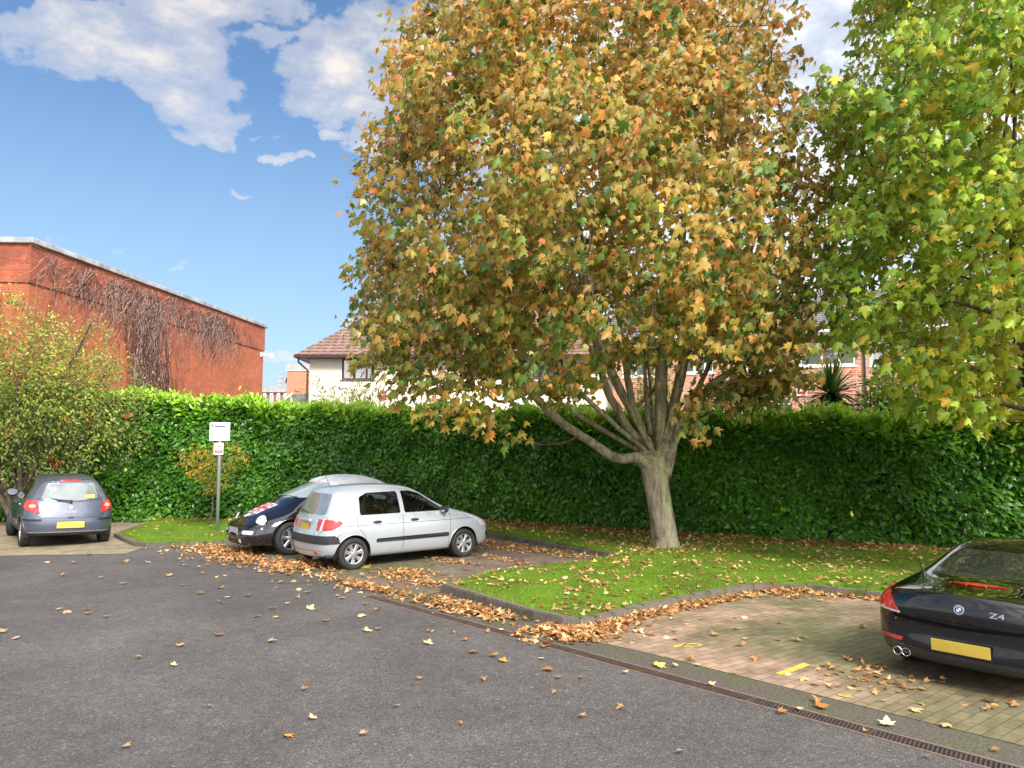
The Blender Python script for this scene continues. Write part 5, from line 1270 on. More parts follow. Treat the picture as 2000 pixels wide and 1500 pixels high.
bm = bmesh.new(); r = bmesh.ops.create_cube(bm, size=1); bmesh.ops.scale(bm, vec=(.16, 1.2, .62), verts=r['verts']); bmesh.ops.translate(bm, vec=(-.98, 0, .72), verts=r['verts']); bmesh.ops.bevel(bm, geom=bm.edges[:], offset=.05, segments=2, affect='EDGES'); rs = from_bm('rear_seat', bm, m_seat, cs, True)
for y_ in (.38, -.38):
    bm = bmesh.new(); r = bmesh.ops.create_cube(bm, size=1); bmesh.ops.scale(bm, vec=(.09, .24, .20), verts=r['verts']); bmesh.ops.translate(bm, vec=(-1.0, y_, 1.14), verts=r['verts']); bmesh.ops.bevel(bm, geom=bm.edges[:], offset=.04, segments=2, affect='EDGES'); from_bm('headrest', bm, m_seat, rs, True)
common_inside(cs, -1.7, 1.5, .72, .26, .98, .72)
mb = MB(); mb.tube([(-1.6, -.45, .24), (-1.85, -.45, .23)], .03, 8); mb.build('exhaust', m_blackpl, cs)

# ============ grey hatchback seen from behind, far left
m_slate = mat('slate_paint', (.070, .085, .125), .38, .35, coat=1.0, var=.03, scale=2)
cc = empty('grey_hatchback', (-10.66, 17.95, 0), R(128)); tag(cc, 'slate grey hatchback seen from behind at the far left', 'car', 'cars parked in the bays')
cc.rotation_euler = (R(1.2), 0, R(128))
S = [
 ring([1.92, 1.92, 2.0, 2.04, 1.98, 1.90, 1.84, 1.81, 1.80], [.52, .62, .68, .66, .60, .46, .24], [.20, .26, .46, .62, .72, .77, .79, .80]),
 ring([1.78, 1.80, 1.85, 1.86, 1.78, 1.68, 1.60, 1.58, 1.57], [.68, .78, .82, .80, .72, .54, .28], [.19, .25, .50, .70, .82, .88, .90, .91]),
 ring(1.30, [.70, .81, .86, .845, .76, .57, .30], [.18, .24, .50, .78, .92, .98, 1.0, 1.005]),
 ring([1.02]*5+[1.0, 1.04, 1.06, 1.07], [.70, .815, .865, .85, .79, .60, .32], [.18, .24, .50, .82, .97, 1.02, 1.04, 1.045]),
 ring([.80]*5+[.78, .66, .66, .66], [.70, .815, .865, .855, .80, .62, .34], [.18, .24, .50, .83, .98, 1.16, 1.19, 1.20]),
 ring([.32]*5+[.32, .25, .22, .22], [.70, .815, .865, .855, .80, .62, .36], [.18, .24, .50, .84, .98, 1.40, 1.45, 1.46]),
 ring(-.10, [.70, .815, .865, .857, .80, .62, .38], [.18, .24, .50, .85, .985, 1.46, 1.52, 1.53]),
 ring(-.65, [.70, .815, .865, .86, .80, .615, .38], [.18, .24, .50, .86, .99, 1.46, 1.53, 1.54]),
 ring(-1.20, [.72, .83, .885, .88, .80, .60, .37], [.18, .25, .52, .87, 1.0, 1.42, 1.50, 1.51]),
 ring([-1.58]*5+[-1.56, -1.46, -1.46, -1.46], [.70, .81, .87, .855, .77, .57, .36], [.22, .28, .54, .86, .99, 1.38, 1.455, 1.465]),
 ring([-1.84, -1.86, -1.92, -1.95, -1.84, -1.78, -1.60, -1.55, -1.54], [.60, .72, .79, .76, .69, .54, .32], [.25, .30, .54, .82, .97, 1.33, 1.40, 1.41]),
]
bm = car_body(S); arches(bm, (1.2875, -1.2875), .315, .45, .305)
for sg in (1, -1):
    for nm, poly in (('rear_door_window', [(-1.25, 1.02), (-.30, 1.0), (-.30, 1.40), (-.92, 1.385), (-1.14, 1.28)]), ('front_door_window', [(-.20, 1.0), (.82, 1.0), (.72, 1.08), (.30, 1.34), (.02, 1.40), (-.20, 1.405)])):
        F_ = cut(bm, 'side', rpoly(poly, .05, 3), sidec[sg]); take(bm, F_, nm, m_cglass, cc, -.006, delete=True)
F_ = cut(bm, 'end', rpoly([(-.64, .995), (0, .93), (.64, .995), (.50, 1.375), (-.50, 1.375)], .07), rearc); take(bm, F_, 'window_surround', mat('rear_tint', (.07, .075, .10), .15, .2, coat=1), cc, .004, .01)
F_ = cut(bm, 'end', rpoly([(-.545, 1.01), (-.2, .975), (.2, .975), (.545, 1.01), (.45, 1.345), (-.45, 1.345)], .10, 4), rearc); take(bm, F_, 'rear_window', glass('sky_sheen_rear_window', (.3, .4, .4), .08, .30, .06), cc, .007, .002)  # reflected sky painted into the pane as a pale diffuse layer
F_ = cut(bm, 'end', rpoly([(-.62, 1.05), (.62, 1.05), (.5, 1.40), (-.5, 1.40)], .06), frontw); take(bm, F_, 'windscreen', m_cglass_m, cc, -.004, delete=True)
bvh = BVHTree.FromBMesh(bm)
seams(bvh, [('side', sg, pts) for sg in (1, -1) for pts in ([(-.25, .97), (-.25, .28)], [(.92, .95), (.92, .55), (.86, .28)], [(-1.28, 1.0), (-1.25, .82), (-1.02, .58), (-.95, .28)], [(-.25, .55), (.85, .50)])]
      + [('end', -1, [(-.70, .98), (-.62, .68), (-.55, .62), (.55, .62), (.62, .68), (.70, .98)]), ('top', 1, [(-1.50, -.5), (-1.50, .5)])], 'panel_gaps', m_seam, cc)
for sg in (1, -1):
    cond = lambda c_, n_, sg=sg: c_.y*sg > .45 and c_.x < -1.45
    F_ = cut(bm, 'end', rpoly([(sg*.56, .705), (sg*.82, .80), (sg*.86, .90), (sg*.78, 1.0), (sg*.62, .97)], .045, 4), cond); tl = take(bm, F_, 'tail_light', m_redlamp, cc, .014, .025)
    F_ = cut(bm, 'end', oct_(sg*.70, .868, .058, .036, 14), cond); take(bm, F_, 'lens', mat('pink_lens', (.80, .25, .18), .1, coat=1, col2=(.9, .6, .5), scale=20), tl, .020, .008)
    F_ = cut(bm, 'end', rpoly([(sg*.53, .555), (sg*.90, .575), (sg*.90, .605), (sg*.53, .60)], .008), cond); take(bm, F_, 'bumper_insert', m_blackpl, cc, .008, .012)
    for x_ in (-.92, .12): handle(cc, bvh, x_, .875, sg, m_slate if x_ > 0 else m_chrome, .18)
    mirror(cc, .78, sg*.76, 1.06, sg, m_blackpl, sz=1.2)
    F_ = cut(bm, 'side', rpoly([(1.60, .66), (1.66, .78), (1.95, .70), (1.98, .62), (1.75, .60)], .03), lambda c_, n_, sg=sg: c_.y*sg > .35); take(bm, F_, 'headlight', m_clear, cc, .008, .02)
F_ = cut(bm, 'end', rpoly([(-.20, 1.392), (.20, 1.392), (.20, 1.418), (-.20, 1.418)], .01), rearc); take(bm, F_, 'high_brake_light', m_redlamp, cc, .012, .015)
F_ = cut(bm, 'end', [(-.80, .19), (.80, .19), (.72, .31), (-.72, .31)], lambda c_, n_: c_.x < -1.55); take(bm, F_, 'lower_bumper', m_blackpl, cc, .004, .008)
F_ = cut(bm, 'end', [(-.78, .315), (.78, .315), (.76, .335), (-.76, .335)], rearc); take(bm, F_, 'bright_strip', mat('pale_strip', (.45, .47, .52), .3, .5), cc, .010, .012)
F_ = cut(bm, 'end', rpoly([(-.07, .605), (.07, .605), (.05, .635), (-.05, .635)], .008), rearc); take(bm, F_, 'tailgate_catch', m_blackpl, cc, .008, .01)
liners(cc, (1.2875, -1.2875), .315, .5, .82, .305); lip(cc, (1.2875, -1.2875), .315, bvh, m_slate, .305, .018)
from_bm('body', bm, m_slate, cc, True)
for x_ in (1.2875, -1.2875):
    for sg in (1, -1): wheel(cc, x_, sg*.755, .31, .20, 10, sg, 'ten', steer=-14 if x_ > 0 else 0)
p_, _ = onbody(bvh, 'end', -1, 0, .49); plate(cc, Matrix.Translation((p_.x-.008, 0, .475)), m_plate_y, .52, .135)
p_, _ = onbody(bvh, 'end', -1, 0, .84); Mb = rearM(p_.x-.008, 0, .845, 8)
mb = MB(); mb.add([Mb @ Vector(v) for v in ((0, .05, .004), (.035, 0, .004), (0, -.05, .004), (-.035, 0, .004), (0, .028, .006), (.014, 0, .006), (0, -.028, .006), (-.014, 0, .006))], [(0, 1, 5, 4), (1, 2, 6, 5), (2, 3, 7, 6), (3, 0, 4, 7)]); mb.build('diamond_emblem', m_chrome, cc)
p_, _ = onbody(bvh, 'end', -1, 0, .745); text_obj('badge', 'C L I O', .062, rearM(p_.x-.008, 0, .745, 6), m_chrome, cc, .003)
mb = MB(); mb.tube([(-1.875, 0, .955), (-1.885, 0, .975)], .025, 8); mb.tube([(-1.885, 0, .975), (-1.82, .22, .995), (-1.765, .42, 1.04)], [.015, .012, .008], 5); mb.build('rear_wiper', m_blackpl, cc)
for nm, y0, z0, w_, h_, mm in (('teal_sticker', .40, 1.065, .085, .075, mat('teal_sticker', (.10, .55, .58), .5)), ('yellow_sticker', -.36, 1.06, .19, .07, mat('yellow_sticker', (.70, .75, .05), .5))):
    p_, n_ = onbody(bvh, 'end', -1, y0, z0); a = math.degrees(math.asin(max(-1, min(1, n_.z))))
    bm = bmesh.new(); bmesh.ops.create_grid(bm, x_segments=1, y_segments=1, size=.5); bmesh.ops.scale(bm, vec=(w_, h_, 1), verts=bm.verts); bmesh.ops.transform(bm, matrix=rearM(p_.x-.016, y0, z0, a), verts=bm.verts); st_ = from_bm(nm, bm, mm, cc)
for y_ in (.37, -.37): seat(cc, .15, y_, .48, top=1.28)
common_inside(cc, -1.7, 1.5, .72, .26, .99, .74)
bm = bmesh.new(); r = bmesh.ops.create_cube(bm, size=1); bmesh.ops.scale(bm, vec=(.16, 1.2, .66), verts=r['verts']); bmesh.ops.translate(bm, vec=(-1.02, 0, .76), verts=r['verts']); bmesh.ops.bevel(bm, geom=bm.edges[:], offset=.05, segments=2, affect='EDGES'); from_bm('rear_seat', bm, m_seat, cc, True)

# ============ black rounded convertible with a cover over its roof
m_black = mat('black_paint', (.006, .006, .009), .10, .0, coat=1.0, var=.1, scale=2)
cb = empty('black_convertible', (-3.95, 16.62, 0), R(220)); tag(cb, 'black rounded convertible with a flag sticker on its bonnet, half behind the silver hatchback', 'car', 'cars parked in the bays')
S = [
 ring([1.92, 1.98, 2.06, 2.08, 2.0, 1.93, 1.86, 1.83, 1.82], [.50, .62, .68, .62, .46, .34, .18], [.20, .26, .44, .58, .66, .71, .745, .755]),
 ring([1.72, 1.80, 1.88, 1.88, 1.72, 1.62, 1.58, 1.56, 1.55], [.64, .76, .80, .74, .58, .42, .22], [.18, .24, .46, .68, .78, .84, .88, .895]),
 ring([1.3, 1.3, 1.3, 1.3, 1.26, 1.2, 1.2, 1.2, 1.2], [.66, .80, .85, .82, .68, .48, .24], [.18, .24, .50, .80, .88, .955, .995, 1.01]),
 ring([1.12]*5+[1.08, 1.12, 1.15, 1.16], [.66, .79, .84, .82, .70, .54, .28], [.18, .24, .50, .80, .94, 1.01, 1.055, 1.07]),
 ring([.90]*5+[.82, .82, .84, .84], [.66, .78, .82, .80, .74, .57, .32], [.18, .24, .50, .80, .97, 1.15, 1.19, 1.20]),
 ring([.3]*5+[.32, .24, .22, .22], [.66, .78, .82, .80, .76, .57, .36], [.18, .24, .50, .80, .98, 1.38, 1.44, 1.45]),
 ring(-.25, [.66, .78, .82, .80, .76, .57, .34], [.18, .24, .50, .80, .98, 1.43, 1.50, 1.51]),
 ring(-.85, [.66, .78, .83, .81, .76, .55, .33], [.18, .24, .50, .80, .98, 1.34, 1.42, 1.43]),
 ring([-1.25]*5+[-1.25, -1.25, -1.25, -1.25], [.66, .80, .85, .82, .72, .52, .28], [.18, .25, .52, .82, .96, 1.10, 1.16, 1.17]),
 ring([-1.66, -1.7, -1.76, -1.76, -1.66, -1.6, -1.55, -1.54, -1.53], [.62, .74, .78, .72, .58, .42, .22], [.20, .28, .50, .72, .84, .92, .97, .98]),
 ring([-1.84, -1.88, -1.97, -1.97, -1.90, -1.85, -1.8, -1.78, -1.77], [.50, .62, .66, .58, .44, .32, .18], [.24, .30, .48, .62, .70, .76, .80, .81]),
]
bm = car_body(S)
# bulge the four round wings out of the shell
for v in bm.verts:
    for ax in (1.255, -1.255):
        sg = 1 if v.co.y > 0 else -1; dx = (v.co.x-ax)/.52; dz = (v.co.z-.44)/.44; q = dx*dx+dz*dz
        if q < 1 and abs(v.co.y) > .35: v.co.y += sg*.075*(1-q)**.6*min(1, (abs(v.co.y)-.35)/.3)
arches(bm, (1.255, -1.255), .335, .45, .32)
bvh = BVHTree.FromBMesh(bm)
frontc = lambda c_, n_: c_.x > 1.2
F_ = cut(bm, 'end', rpoly([(-.62, 1.10), (.62, 1.10), (.50, 1.40), (-.50, 1.40)], .07), lambda c_, n_: c_.x > 0 and n_.x > .05 and n_.z > .15 and c_.z > 1.0); take(bm, F_, 'windscreen', glass('pale_windscreen', (.5, .65, .58), .22, .62, .04), cb, -.003, delete=True)
for sg in (1, -1):
    F_ = cut(bm, 'side', rpoly([(-.55, 1.0), (.74, 1.0), (.66, 1.09), (.22, 1.33), (-.35, 1.37), (-.55, 1.32)], .05), sidec[sg]); take(bm, F_, 'side_window', m_cglass, cb, -.006, delete=True)
    hl = MB(); c_ = Vector((1.745, sg*.60, .655)); nrm_ = Vector((.80, sg*.40, .45)).normalized(); u_ = nrm_.cross(Vector((0, 0, 1))).normalized(); w2 = u_.cross(nrm_)
    vs = []; NR = 6
    for a_ in range(NR):
        f_ = a_/(NR-1); rr_ = f_; hgt = .045*math.sqrt(max(0, 1-f_*f_))
        for k in range(24): th = 2*PI*k/24; vs.append(c_+u_*.125*rr_*math.cos(th)+w2*.135*rr_*math.sin(th)+nrm_*(hgt))
    hl.add(vs, [(a_*24+k, a_*24+(k+1) % 24, (a_+1)*24+(k+1) % 24, (a_+1)*24+k) for a_ in range(NR-1) for k in range(24)])
    # seat the lamp on the wing
    h = bvh.ray_cast(c_+nrm_*2, -nrm_); dlt = (h[0]-c_)+nrm_*(-.006) if h[0] is not None else Vector()
    hl.v = [tuple(Vector(v)+dlt) for v in hl.v]
    ho = hl.build('headlight', mat('round_headlight', (.72, .73, .66), .12, .2, coat=1, var=.12, scale=22), cb, True)
    rg = MB(); pts = [c_+dlt+u_*.13*math.cos(2*PI*k/28)+w2*.14*math.sin(2*PI*k/28) for k in range(29)]; rg.tube(pts, .010, 6, False); rg.build('lamp_ring', m_black, ho, True)
    F_ = cut(bm, 'end', rpoly([(sg*.42, .435), (sg*.70, .435), (sg*.70, .505), (sg*.42, .505)], .034, 4), frontc); take(bm, F_, 'front_indicator', m_clear, cb, .012, .02)
    F_ = cut(bm, 'end', oct_(sg*.34, .30, .032, .045, 14), frontc); take(bm, F_, 'fog_light', m_clear, cb, .012, .02)
    mirror(cb, .72, sg*.76, 1.02, sg, m_black)
seams(bvh, [('top', 1, [(1.86, -.18), (1.80, -.34), (1.5, -.50), (1.1, -.57), (.80, -.64)]), ('top', 1, [(1.86, .18), (1.80, .34), (1.5, .50), (1.1, .57), (.80, .64)]), ('top', 1, [(1.86, -.18), (1.90, 0), (1.86, .18)])] + [('end', 1, [(-.74, .56), (-.3, .585), (.3, .585), (.74, .56)])] + [('side', sg, pts) for sg in (1, -1) for pts in ([(.70, .95), (.72, .5), (.68, .28)], [(-.62, .96), (-.66, .5), (-.6, .28)])], 'panel_gaps', m_seam, cb, .010)
F_ = cut(bm, 'end', rpoly([(-.52, .225), (.52, .225), (.56, .33), (-.56, .33)], .03), frontc); take(bm, F_, 'lower_grille', m_blackpl, cb, .003, .006)
# flag sticker wrapped over the bonnet
m_fl_w = mat('sticker_white', (.72, .70, .72), .4, var=.05); m_fl_r = mat('sticker_red', (.55, .06, .09), .4); m_fl_b = mat('sticker_blue', (.03, .035, .12), .4)
x0_, x1_, yw = 1.30, 1.72, .28; base_c = lambda c_, n_: n_.z > .2 and c_.x > 1.0
fl = take(bm, cut(bm, 'top', [(x0_, -yw), (x1_, -yw*.82), (x1_, yw*.82), (x0_, yw)], base_c), 'flag_sticker', m_fl_w, cb, .004, 0)
def flagbar(a, b, wd, nm, mt_, off):
    d_ = (Vector(b)-Vector(a)).normalized(); n_ = Vector((-d_.y, d_.x))*wd/2; poly = [tuple(Vector(a)-n_), tuple(Vector(b)-n_), tuple(Vector(b)+n_), tuple(Vector(a)+n_)]
    take(bm, cut(bm, 'top', poly, base_c), nm, mt_, fl, off, 0)
xm = (x0_+x1_)/2
for tri in ([(x0_+.10, -yw+.02), (xm-.10, -.10), (x0_+.02, -.10)], [(x0_+.02, .10), (xm-.10, .10), (x0_+.10, yw-.02)], [(x1_-.10, -yw+.05), (x1_-.02, -.10), (xm+.10, -.10)], [(xm+.10, .10), (x1_-.02, .10), (x1_-.10, yw-.05)]):
    take(bm, cut(bm, 'top', tri, base_c), 'blue_field', m_fl_b, fl, .006, 0)
flagbar((xm, -yw*.9), (xm, yw*.9), .085, 'red_cross', m_fl_r, .009); flagbar((x0_, 0), (x1_, 0), .085, 'red_cross', m_fl_r, .0095)
flagbar((x0_+.02, -yw+.05), (x1_-.02, yw-.10), .028, 'red_diagonal', m_fl_r, .008); flagbar((x0_+.02, yw-.05), (x1_-.02, -yw+.10), .028, 'red_diagonal', m_fl_r, .0085)
take(bm, cut(bm, 'top', oct_(1.815, 0, .055, .060, 16), base_c), 'round_badge', mat('white_badge', (.70, .70, .72), .3), cb, .010, .012)
liners(cb, (1.255, -1.255), .335, .5, .86, .32); lip(cb, (1.255, -1.255), .335, BVHTree.FromBMesh(bm), m_black, .32, .020)
from_bm('body', bm, m_black, cb, True)
for x_ in (1.255, -1.255):
    for sg in (1, -1): wheel(cb, x_, sg*.78, .325, .205, 6, sg, 'six', steer=6 if x_ > 0 else 0, rimr=.68)
plate(cb, Matrix.Translation((2.085, 0, .46)), m_plate_w, .50, .17)
mb = MB(); mb.tube([(1.03, -.1, 1.11), (1.0, .25, 1.12), (.98, .5, 1.11)], .010, 5); mb.build('wiper', m_blackpl, cb)
mb = MB(); mb.tube([(1.04, -.45, 1.09), (1.03, -.15, 1.115), (1.02, .05, 1.12)], .010, 5); mb.build('wiper', m_blackpl, cb)
for y_ in (.36, -.36): seat(cb, .05, y_, .46, top=1.20)
common_inside(cb, -1.2, 1.3, .68, .26, 1.02, .80)
# the silver cover pulled over the roof
m_cover, t = new_mat('silver_cover'); c = t.coord()
finish(t, t.ramp(t.noise(c, 4, 4), [(.3, (.50, .51, .55)), (.7, (.68, .69, .72))]), .38, t.bump(t.noise(t.mapping(c, (1.5, 6, 4)), 4, 4, .6, .8), 1.0, .03), .6)
cov = bm = car_body([ring([a]*9, ys, zs) for a, ys, zs in (
 (.30, [.60, .62, .63, .62, .60, .55, .3], [1.27, 1.28, 1.30, 1.32, 1.345, 1.40, 1.43, 1.44]),
 (.08, [.62, .66, .68, .68, .66, .59, .34], [1.16, 1.18, 1.22, 1.28, 1.35, 1.45, 1.50, 1.51]),
 (-.35, [.70, .76, .78, .77, .72, .62, .36], [1.05, 1.08, 1.15, 1.24, 1.34, 1.47, 1.535, 1.545]),
 (-.85, [.74, .80, .82, .80, .74, .62, .36], [.95, .98, 1.06, 1.16, 1.28, 1.41, 1.48, 1.49]),
 (-1.25, [.74, .80, .82, .79, .72, .56, .32], [.88, .90, .98, 1.06, 1.14, 1.24, 1.29, 1.30]),
 (-1.55, [.66, .70, .72, .68, .6, .46, .26], [.86, .88, .92, .96, 1.0, 1.04, 1.06, 1.07]))], 4)
for v in bm.verts:
    x_, y_, z_ = v.co; k = .006*math.sin(x_*5+y_*17+3*math.sin(x_*3+z_*5))+.003*math.sin(x_*11-y_*31+2*math.sin(z_*9)); v.co += v.normal*k
F_ = [f for f in bm.faces if f.normal.z < -.5]; bmesh.ops.delete(bm, geom=F_, context='FACES')
e = empty('car_cover', (-3.95, 16.62, 0), R(220)); tag(e, 'crumpled silver fabric cover pulled over the roof of the black convertible', 'cover'); 
from_bm('fabric', bm, m_cover, e, True)

# ============ black roadster at the right edge
m_black2 = mat('gloss_black_paint', (.002, .002, .003), .04, 0, coat=1.0, var=.1, spec=.5)
RP0 = Vector((3.90, 6.76, 0)); hd = Vector((math.sin(R(50)), math.cos(R(50)), 0)); oc = RP0+hd*1.92
cz4 = empty('black_roadster', (oc.x, oc.y, 0), R(40)); tag(cz4, 'glossy black roadster seen from behind at the right edge', 'car', 'cars parked in the bays'); cz4.scale = (.91,)*3
S = [
 ring([2.0, 2.02, 2.1, 2.14, 2.1, 2.02, 1.96, 1.94, 1.93], [.50, .60, .66, .62, .5, .36, .2], [.20, .25, .42, .55, .62, .66, .68, .69]),
 ring([1.75, 1.78, 1.84, 1.86, 1.80, 1.72, 1.68, 1.66, 1.65], [.70, .80, .84, .80, .66, .46, .26], [.17, .22, .46, .66, .74, .775, .79, .80]),
 ring(1.25, [.74, .85, .90, .88, .76, .54, .3], [.16, .21, .48, .74, .83, .86, .875, .885]),
 ring([.80]*5+[.78, .76, .76, .76], [.74, .85, .89, .88, .80, .60, .34], [.16, .21, .48, .76, .88, .93, .95, .96]),
 ring([.35]*5+[.32, .25, .22, .22], [.74, .85, .89, .88, .82, .60, .36], [.16, .21, .48, .77, .90, 1.18, 1.24, 1.25]),
 ring(-.15, [.74, .85, .89, .88, .83, .64, .42], [.16, .21, .48, .78, .91, 1.24, 1.305, 1.32]),
 ring([-.60]*5+[-.58, -.55, -.55, -.55], [.74, .85, .90, .89, .83, .63, .40], [.16, .21, .48, .79, .92, 1.20, 1.28, 1.295]),
 ring([-.98]*5+[-.98, -.95, -.94, -.94], [.74, .86, .91, .90, .82, .60, .35], [.17, .22, .50, .80, .93, 1.04, 1.09, 1.10]),
 ring([-1.3]*5+[-1.26, -1.22, -1.20, -1.20], [.74, .87, .92, .91, .82, .60, .33], [.18, .24, .52, .81, .91, .955, .97, .975]),
 ring([-1.80, -1.82, -1.86, -1.88, -1.84, -1.74, -1.72, -1.72, -1.72], [.74, .84, .89, .87, .80, .60, .33], [.20, .27, .54, .78, .865, .915, .935, .94]),
 ring([-2.0, -2.03, -2.11, -2.05, -2.085, -2.05, -2.04, -2.04, -2.04], [.66, .75, .80, .78, .72, .56, .32], [.22, .30, .53, .70, .845, .89, .905, .91]),
]
bm = car_body(S); arches(bm, (1.248, -1.248), .335, .45, .325)
rearc4 = lambda c_, n_: c_.x < -1.5
for sg in (1, -1):
    F_ = cut(bm, 'side', rpoly([(-.70, .945), (.55, .93), (.42, 1.03), (.12, 1.19), (-.35, 1.22), (-.60, 1.14)], .05), sidec[sg]); take(bm, F_, 'side_window', m_cglass, cz4, -.006, delete=True)
F_ = cut(bm, 'end', rpoly([(-.62, .975), (.62, .975), (.475, 1.205), (-.475, 1.205)], .09, 4), lambda c_, n_: -1.35 < c_.x < -.5 and n_.x < -.1 and n_.z > 0); take(bm, F_, 'rear_window', glass('dark_car_glass', (.35, .42, .40), .14, .03), cz4, -.004, delete=True)
F_ = cut(bm, 'end', rpoly([(-.62, .97), (.62, .97), (.48, 1.22), (-.48, 1.22)], .07), lambda c_, n_: c_.x > .1 and n_.x > .05 and n_.z > .15 and c_.z > .95); take(bm, F_, 'windscreen', m_cglass, cz4, -.004, delete=True)
bvh = BVHTree.FromBMesh(bm)
seams(bvh, [('end', -1, [(-.70, .86), (-.66, .70), (-.62, .625), (0, .60), (.62, .625), (.66, .70), (.70, .86)])], 'panel_gap', m_seam, cz4, .034, .003)
seams(bvh, [('top', 1, [(-1.42, -.84), (-1.36, -.6), (-1.34, 0), (-1.36, .6), (-1.42, .84)]), ('top', 1, [(-1.28, -.62), (-1.24, 0), (-1.28, .62)]), ('top', 1, [(-1.45, .70), (-1.75, .77), (-1.95, .74)]), ('top', 1, [(-1.45, -.70), (-1.75, -.77), (-1.95, -.74)])]
   + [('side', sg, [(.75, .9), (.78, .5), (.72, .25)]) for sg in (1, -1)] + [('side', sg, [(-.72, .93), (-.70, .5), (-.62, .25)]) for sg in (1, -1)], 'panel_gaps', m_seam, cz4, .009)
for sg in (1, -1):
    cond = lambda c_, n_, sg=sg: c_.y*sg > .45 and c_.x < -1.55
    F_ = cut(bm, 'end', rpoly([(sg*.58, .665), (sg*.92, .70), (sg*.93, .80), (sg*.84, .85), (sg*.70, .845)], .03, 3), cond); tl = take(bm, F_, 'tail_light', m_redlamp, cz4, .012, .022)
    F_ = cut(bm, 'end', [(sg*.575, .652), (sg*.92, .682), (sg*.92, .705), (sg*.585, .675)], cond); take(bm, F_, 'clear_edge', m_clear, tl, .013, .015)
    F_ = cut(bm, 'end', rpoly([(sg*.55, .385), (sg*.80, .40), (sg*.80, .435), (sg*.55, .425)], .014, 3), cond); take(bm, F_, 'reflector', m_redlamp, cz4, .010, .014)
    mirror(cz4, .55, sg*.83, .93, sg, m_black2)
p_, _ = onbody(bvh, 'end', -1, 0, .33)
F_ = cut(bm, 'end', rpoly([(-.68, .20), (.68, .20), (.62, .335), (-.62, .335)], .04), rearc4); take(bm, F_, 'diffuser', m_blackpl, cz4, .004, .006)
F_ = cut(bm, 'top', rpoly([(-1.555, -.24), (-1.575, 0), (-1.555, .24), (-1.60, .20), (-1.635, 0), (-1.60, -.20)][::1], .004, 1) if False else [(-1.585, -.27), (-1.55, -.16), (-1.535, 0), (-1.55, .16), (-1.585, .27), (-1.625, .16), (-1.645, 0), (-1.625, -.16)], lambda c_, n_: n_.z > .3); take(bm, F_, 'high_brake_light', m_redlamp, cz4, .010, .014)
# spoiler edge on the boot lid and aerial
mb = MB(); pts = []
for y_ in np.linspace(-.62, .62, 25):
    h, n_ = onbody(bvh, 'end', -1, y_, .865-.03*abs(y_)); pts.append(h+Vector((.010, 0, .004)))
mb.tube(pts, .011, 6); mb.build('boot_lip', m_black2, cz4, True)
h, _ = onbody(bvh, 'top', 1, -1.10, .72); mb = MB(); mb.tube([h, h+Vector((-.02, .01, .10)), h+Vector((-.08, .02, .24))], [.012, .006, .004], 6); mb.build('aerial', m_blackpl, cz4)
mb = MB()
for y_ in (.60, .515):
    mb.revolve([(.036, -2.03), (.036, -2.085), (.041, -2.09), (.041, -2.03)], 'x', 18, (0, y_, .275)); 
mb.build('exhaust_tips', m_chrome, cz4, True)
mb = MB()
for y_ in (.60, .515): mb.revolve([(0, -2.04), (.036, -2.04)], 'x', 18, (0, y_, .275))
mb.build('exhaust_bore', m_hole, cz4)
liners(cz4, (1.248, -1.248), .335, .5, .86, .325)
from_bm('body', bm, m_black2, cz4, True)
for x_ in (1.248, -1.248):
    for sg in (1, -1): wheel(cz4, x_, sg*.775, .322, .225, 10, sg, 'ten')
p_, _ = onbody(bvh, 'end', -1, 0, .42); plate(cz4, Matrix.Translation((p_.x-.012, 0, .415)) @ Matrix.Rotation(R(-4), 4, 'Y'), m_plate_y, .52, .115)
p_, n_ = onbody(bvh, 'end', -1, 0, .775); Mb = rearM(p_.x-.006, 0, .775, math.degrees(math.asin(n_.z)))
mb = MB(); 
def disc(mb, r0, r1, z_, a0=0, a1=2*PI, n=24):
    vs = []
    for k in range(n+1): a = a0+(a1-a0)*k/n; vs += [Mb @ Vector((r0*math.cos(a), r0*math.sin(a), z_)), Mb @ Vector((r1*math.cos(a), r1*math.sin(a), z_))]
    mb.add(vs, [(2*k, 2*k+1, 2*k+3, 2*k+2) for k in range(n)])
disc(mb, .036, .043, .006); disc(mb, .021, .0235, .007); mb.tube([Mb @ Vector((.043*math.cos(a), .043*math.sin(a), .002)) for a in [2*PI*k/24 for k in range(25)]], .004, 5, False)
rb = mb.build('round_emblem', m_chrome, cz4)
mb = MB(); disc(mb, .0235, .036, .005); mb.build('black_ring', m_blackpl, rb)
mb = MB(); disc(mb, 0, .021, .006, PI/2, PI, 8); disc(mb, 0, .021, .006, PI*1.5, PI*2, 8); mb.build('blue_quarters', mat('emblem_blue', (.03, .16, .55), .3), rb)
mb = MB(); disc(mb, 0, .021, .006, 0, PI/2, 8); disc(mb, 0, .021, .006, PI, PI*1.5, 8); mb.build('white_quarters', m_white, rb)
for ch, a in (('B', 128), ('M', 90), ('W', 52)):
    Ml = Mb @ Matrix.Translation((.0295*math.cos(R(a)), .0295*math.sin(R(a)), .007)) @ Matrix.Rotation(R(a-90), 4, 'Z'); text_obj('letter', ch, .012, Ml, m_white, rb, .0005)
p_, n_ = onbody(bvh, 'end', -1, -.30, .775); text_obj('badge', 'Z4', .085, Matrix.Translation((0, 0, 0)) @ rearM(p_.x-.006, -.32, .762, math.degrees(math.asin(n_.z))) @ Matrix.Diagonal((1.35, .8, 1, 1)), m_chrome, cz4, .003)
for y_ in (.36, -.36): seat(cz4, -.05, y_, .36, top=1.13, w_=.5)
mb = MB()
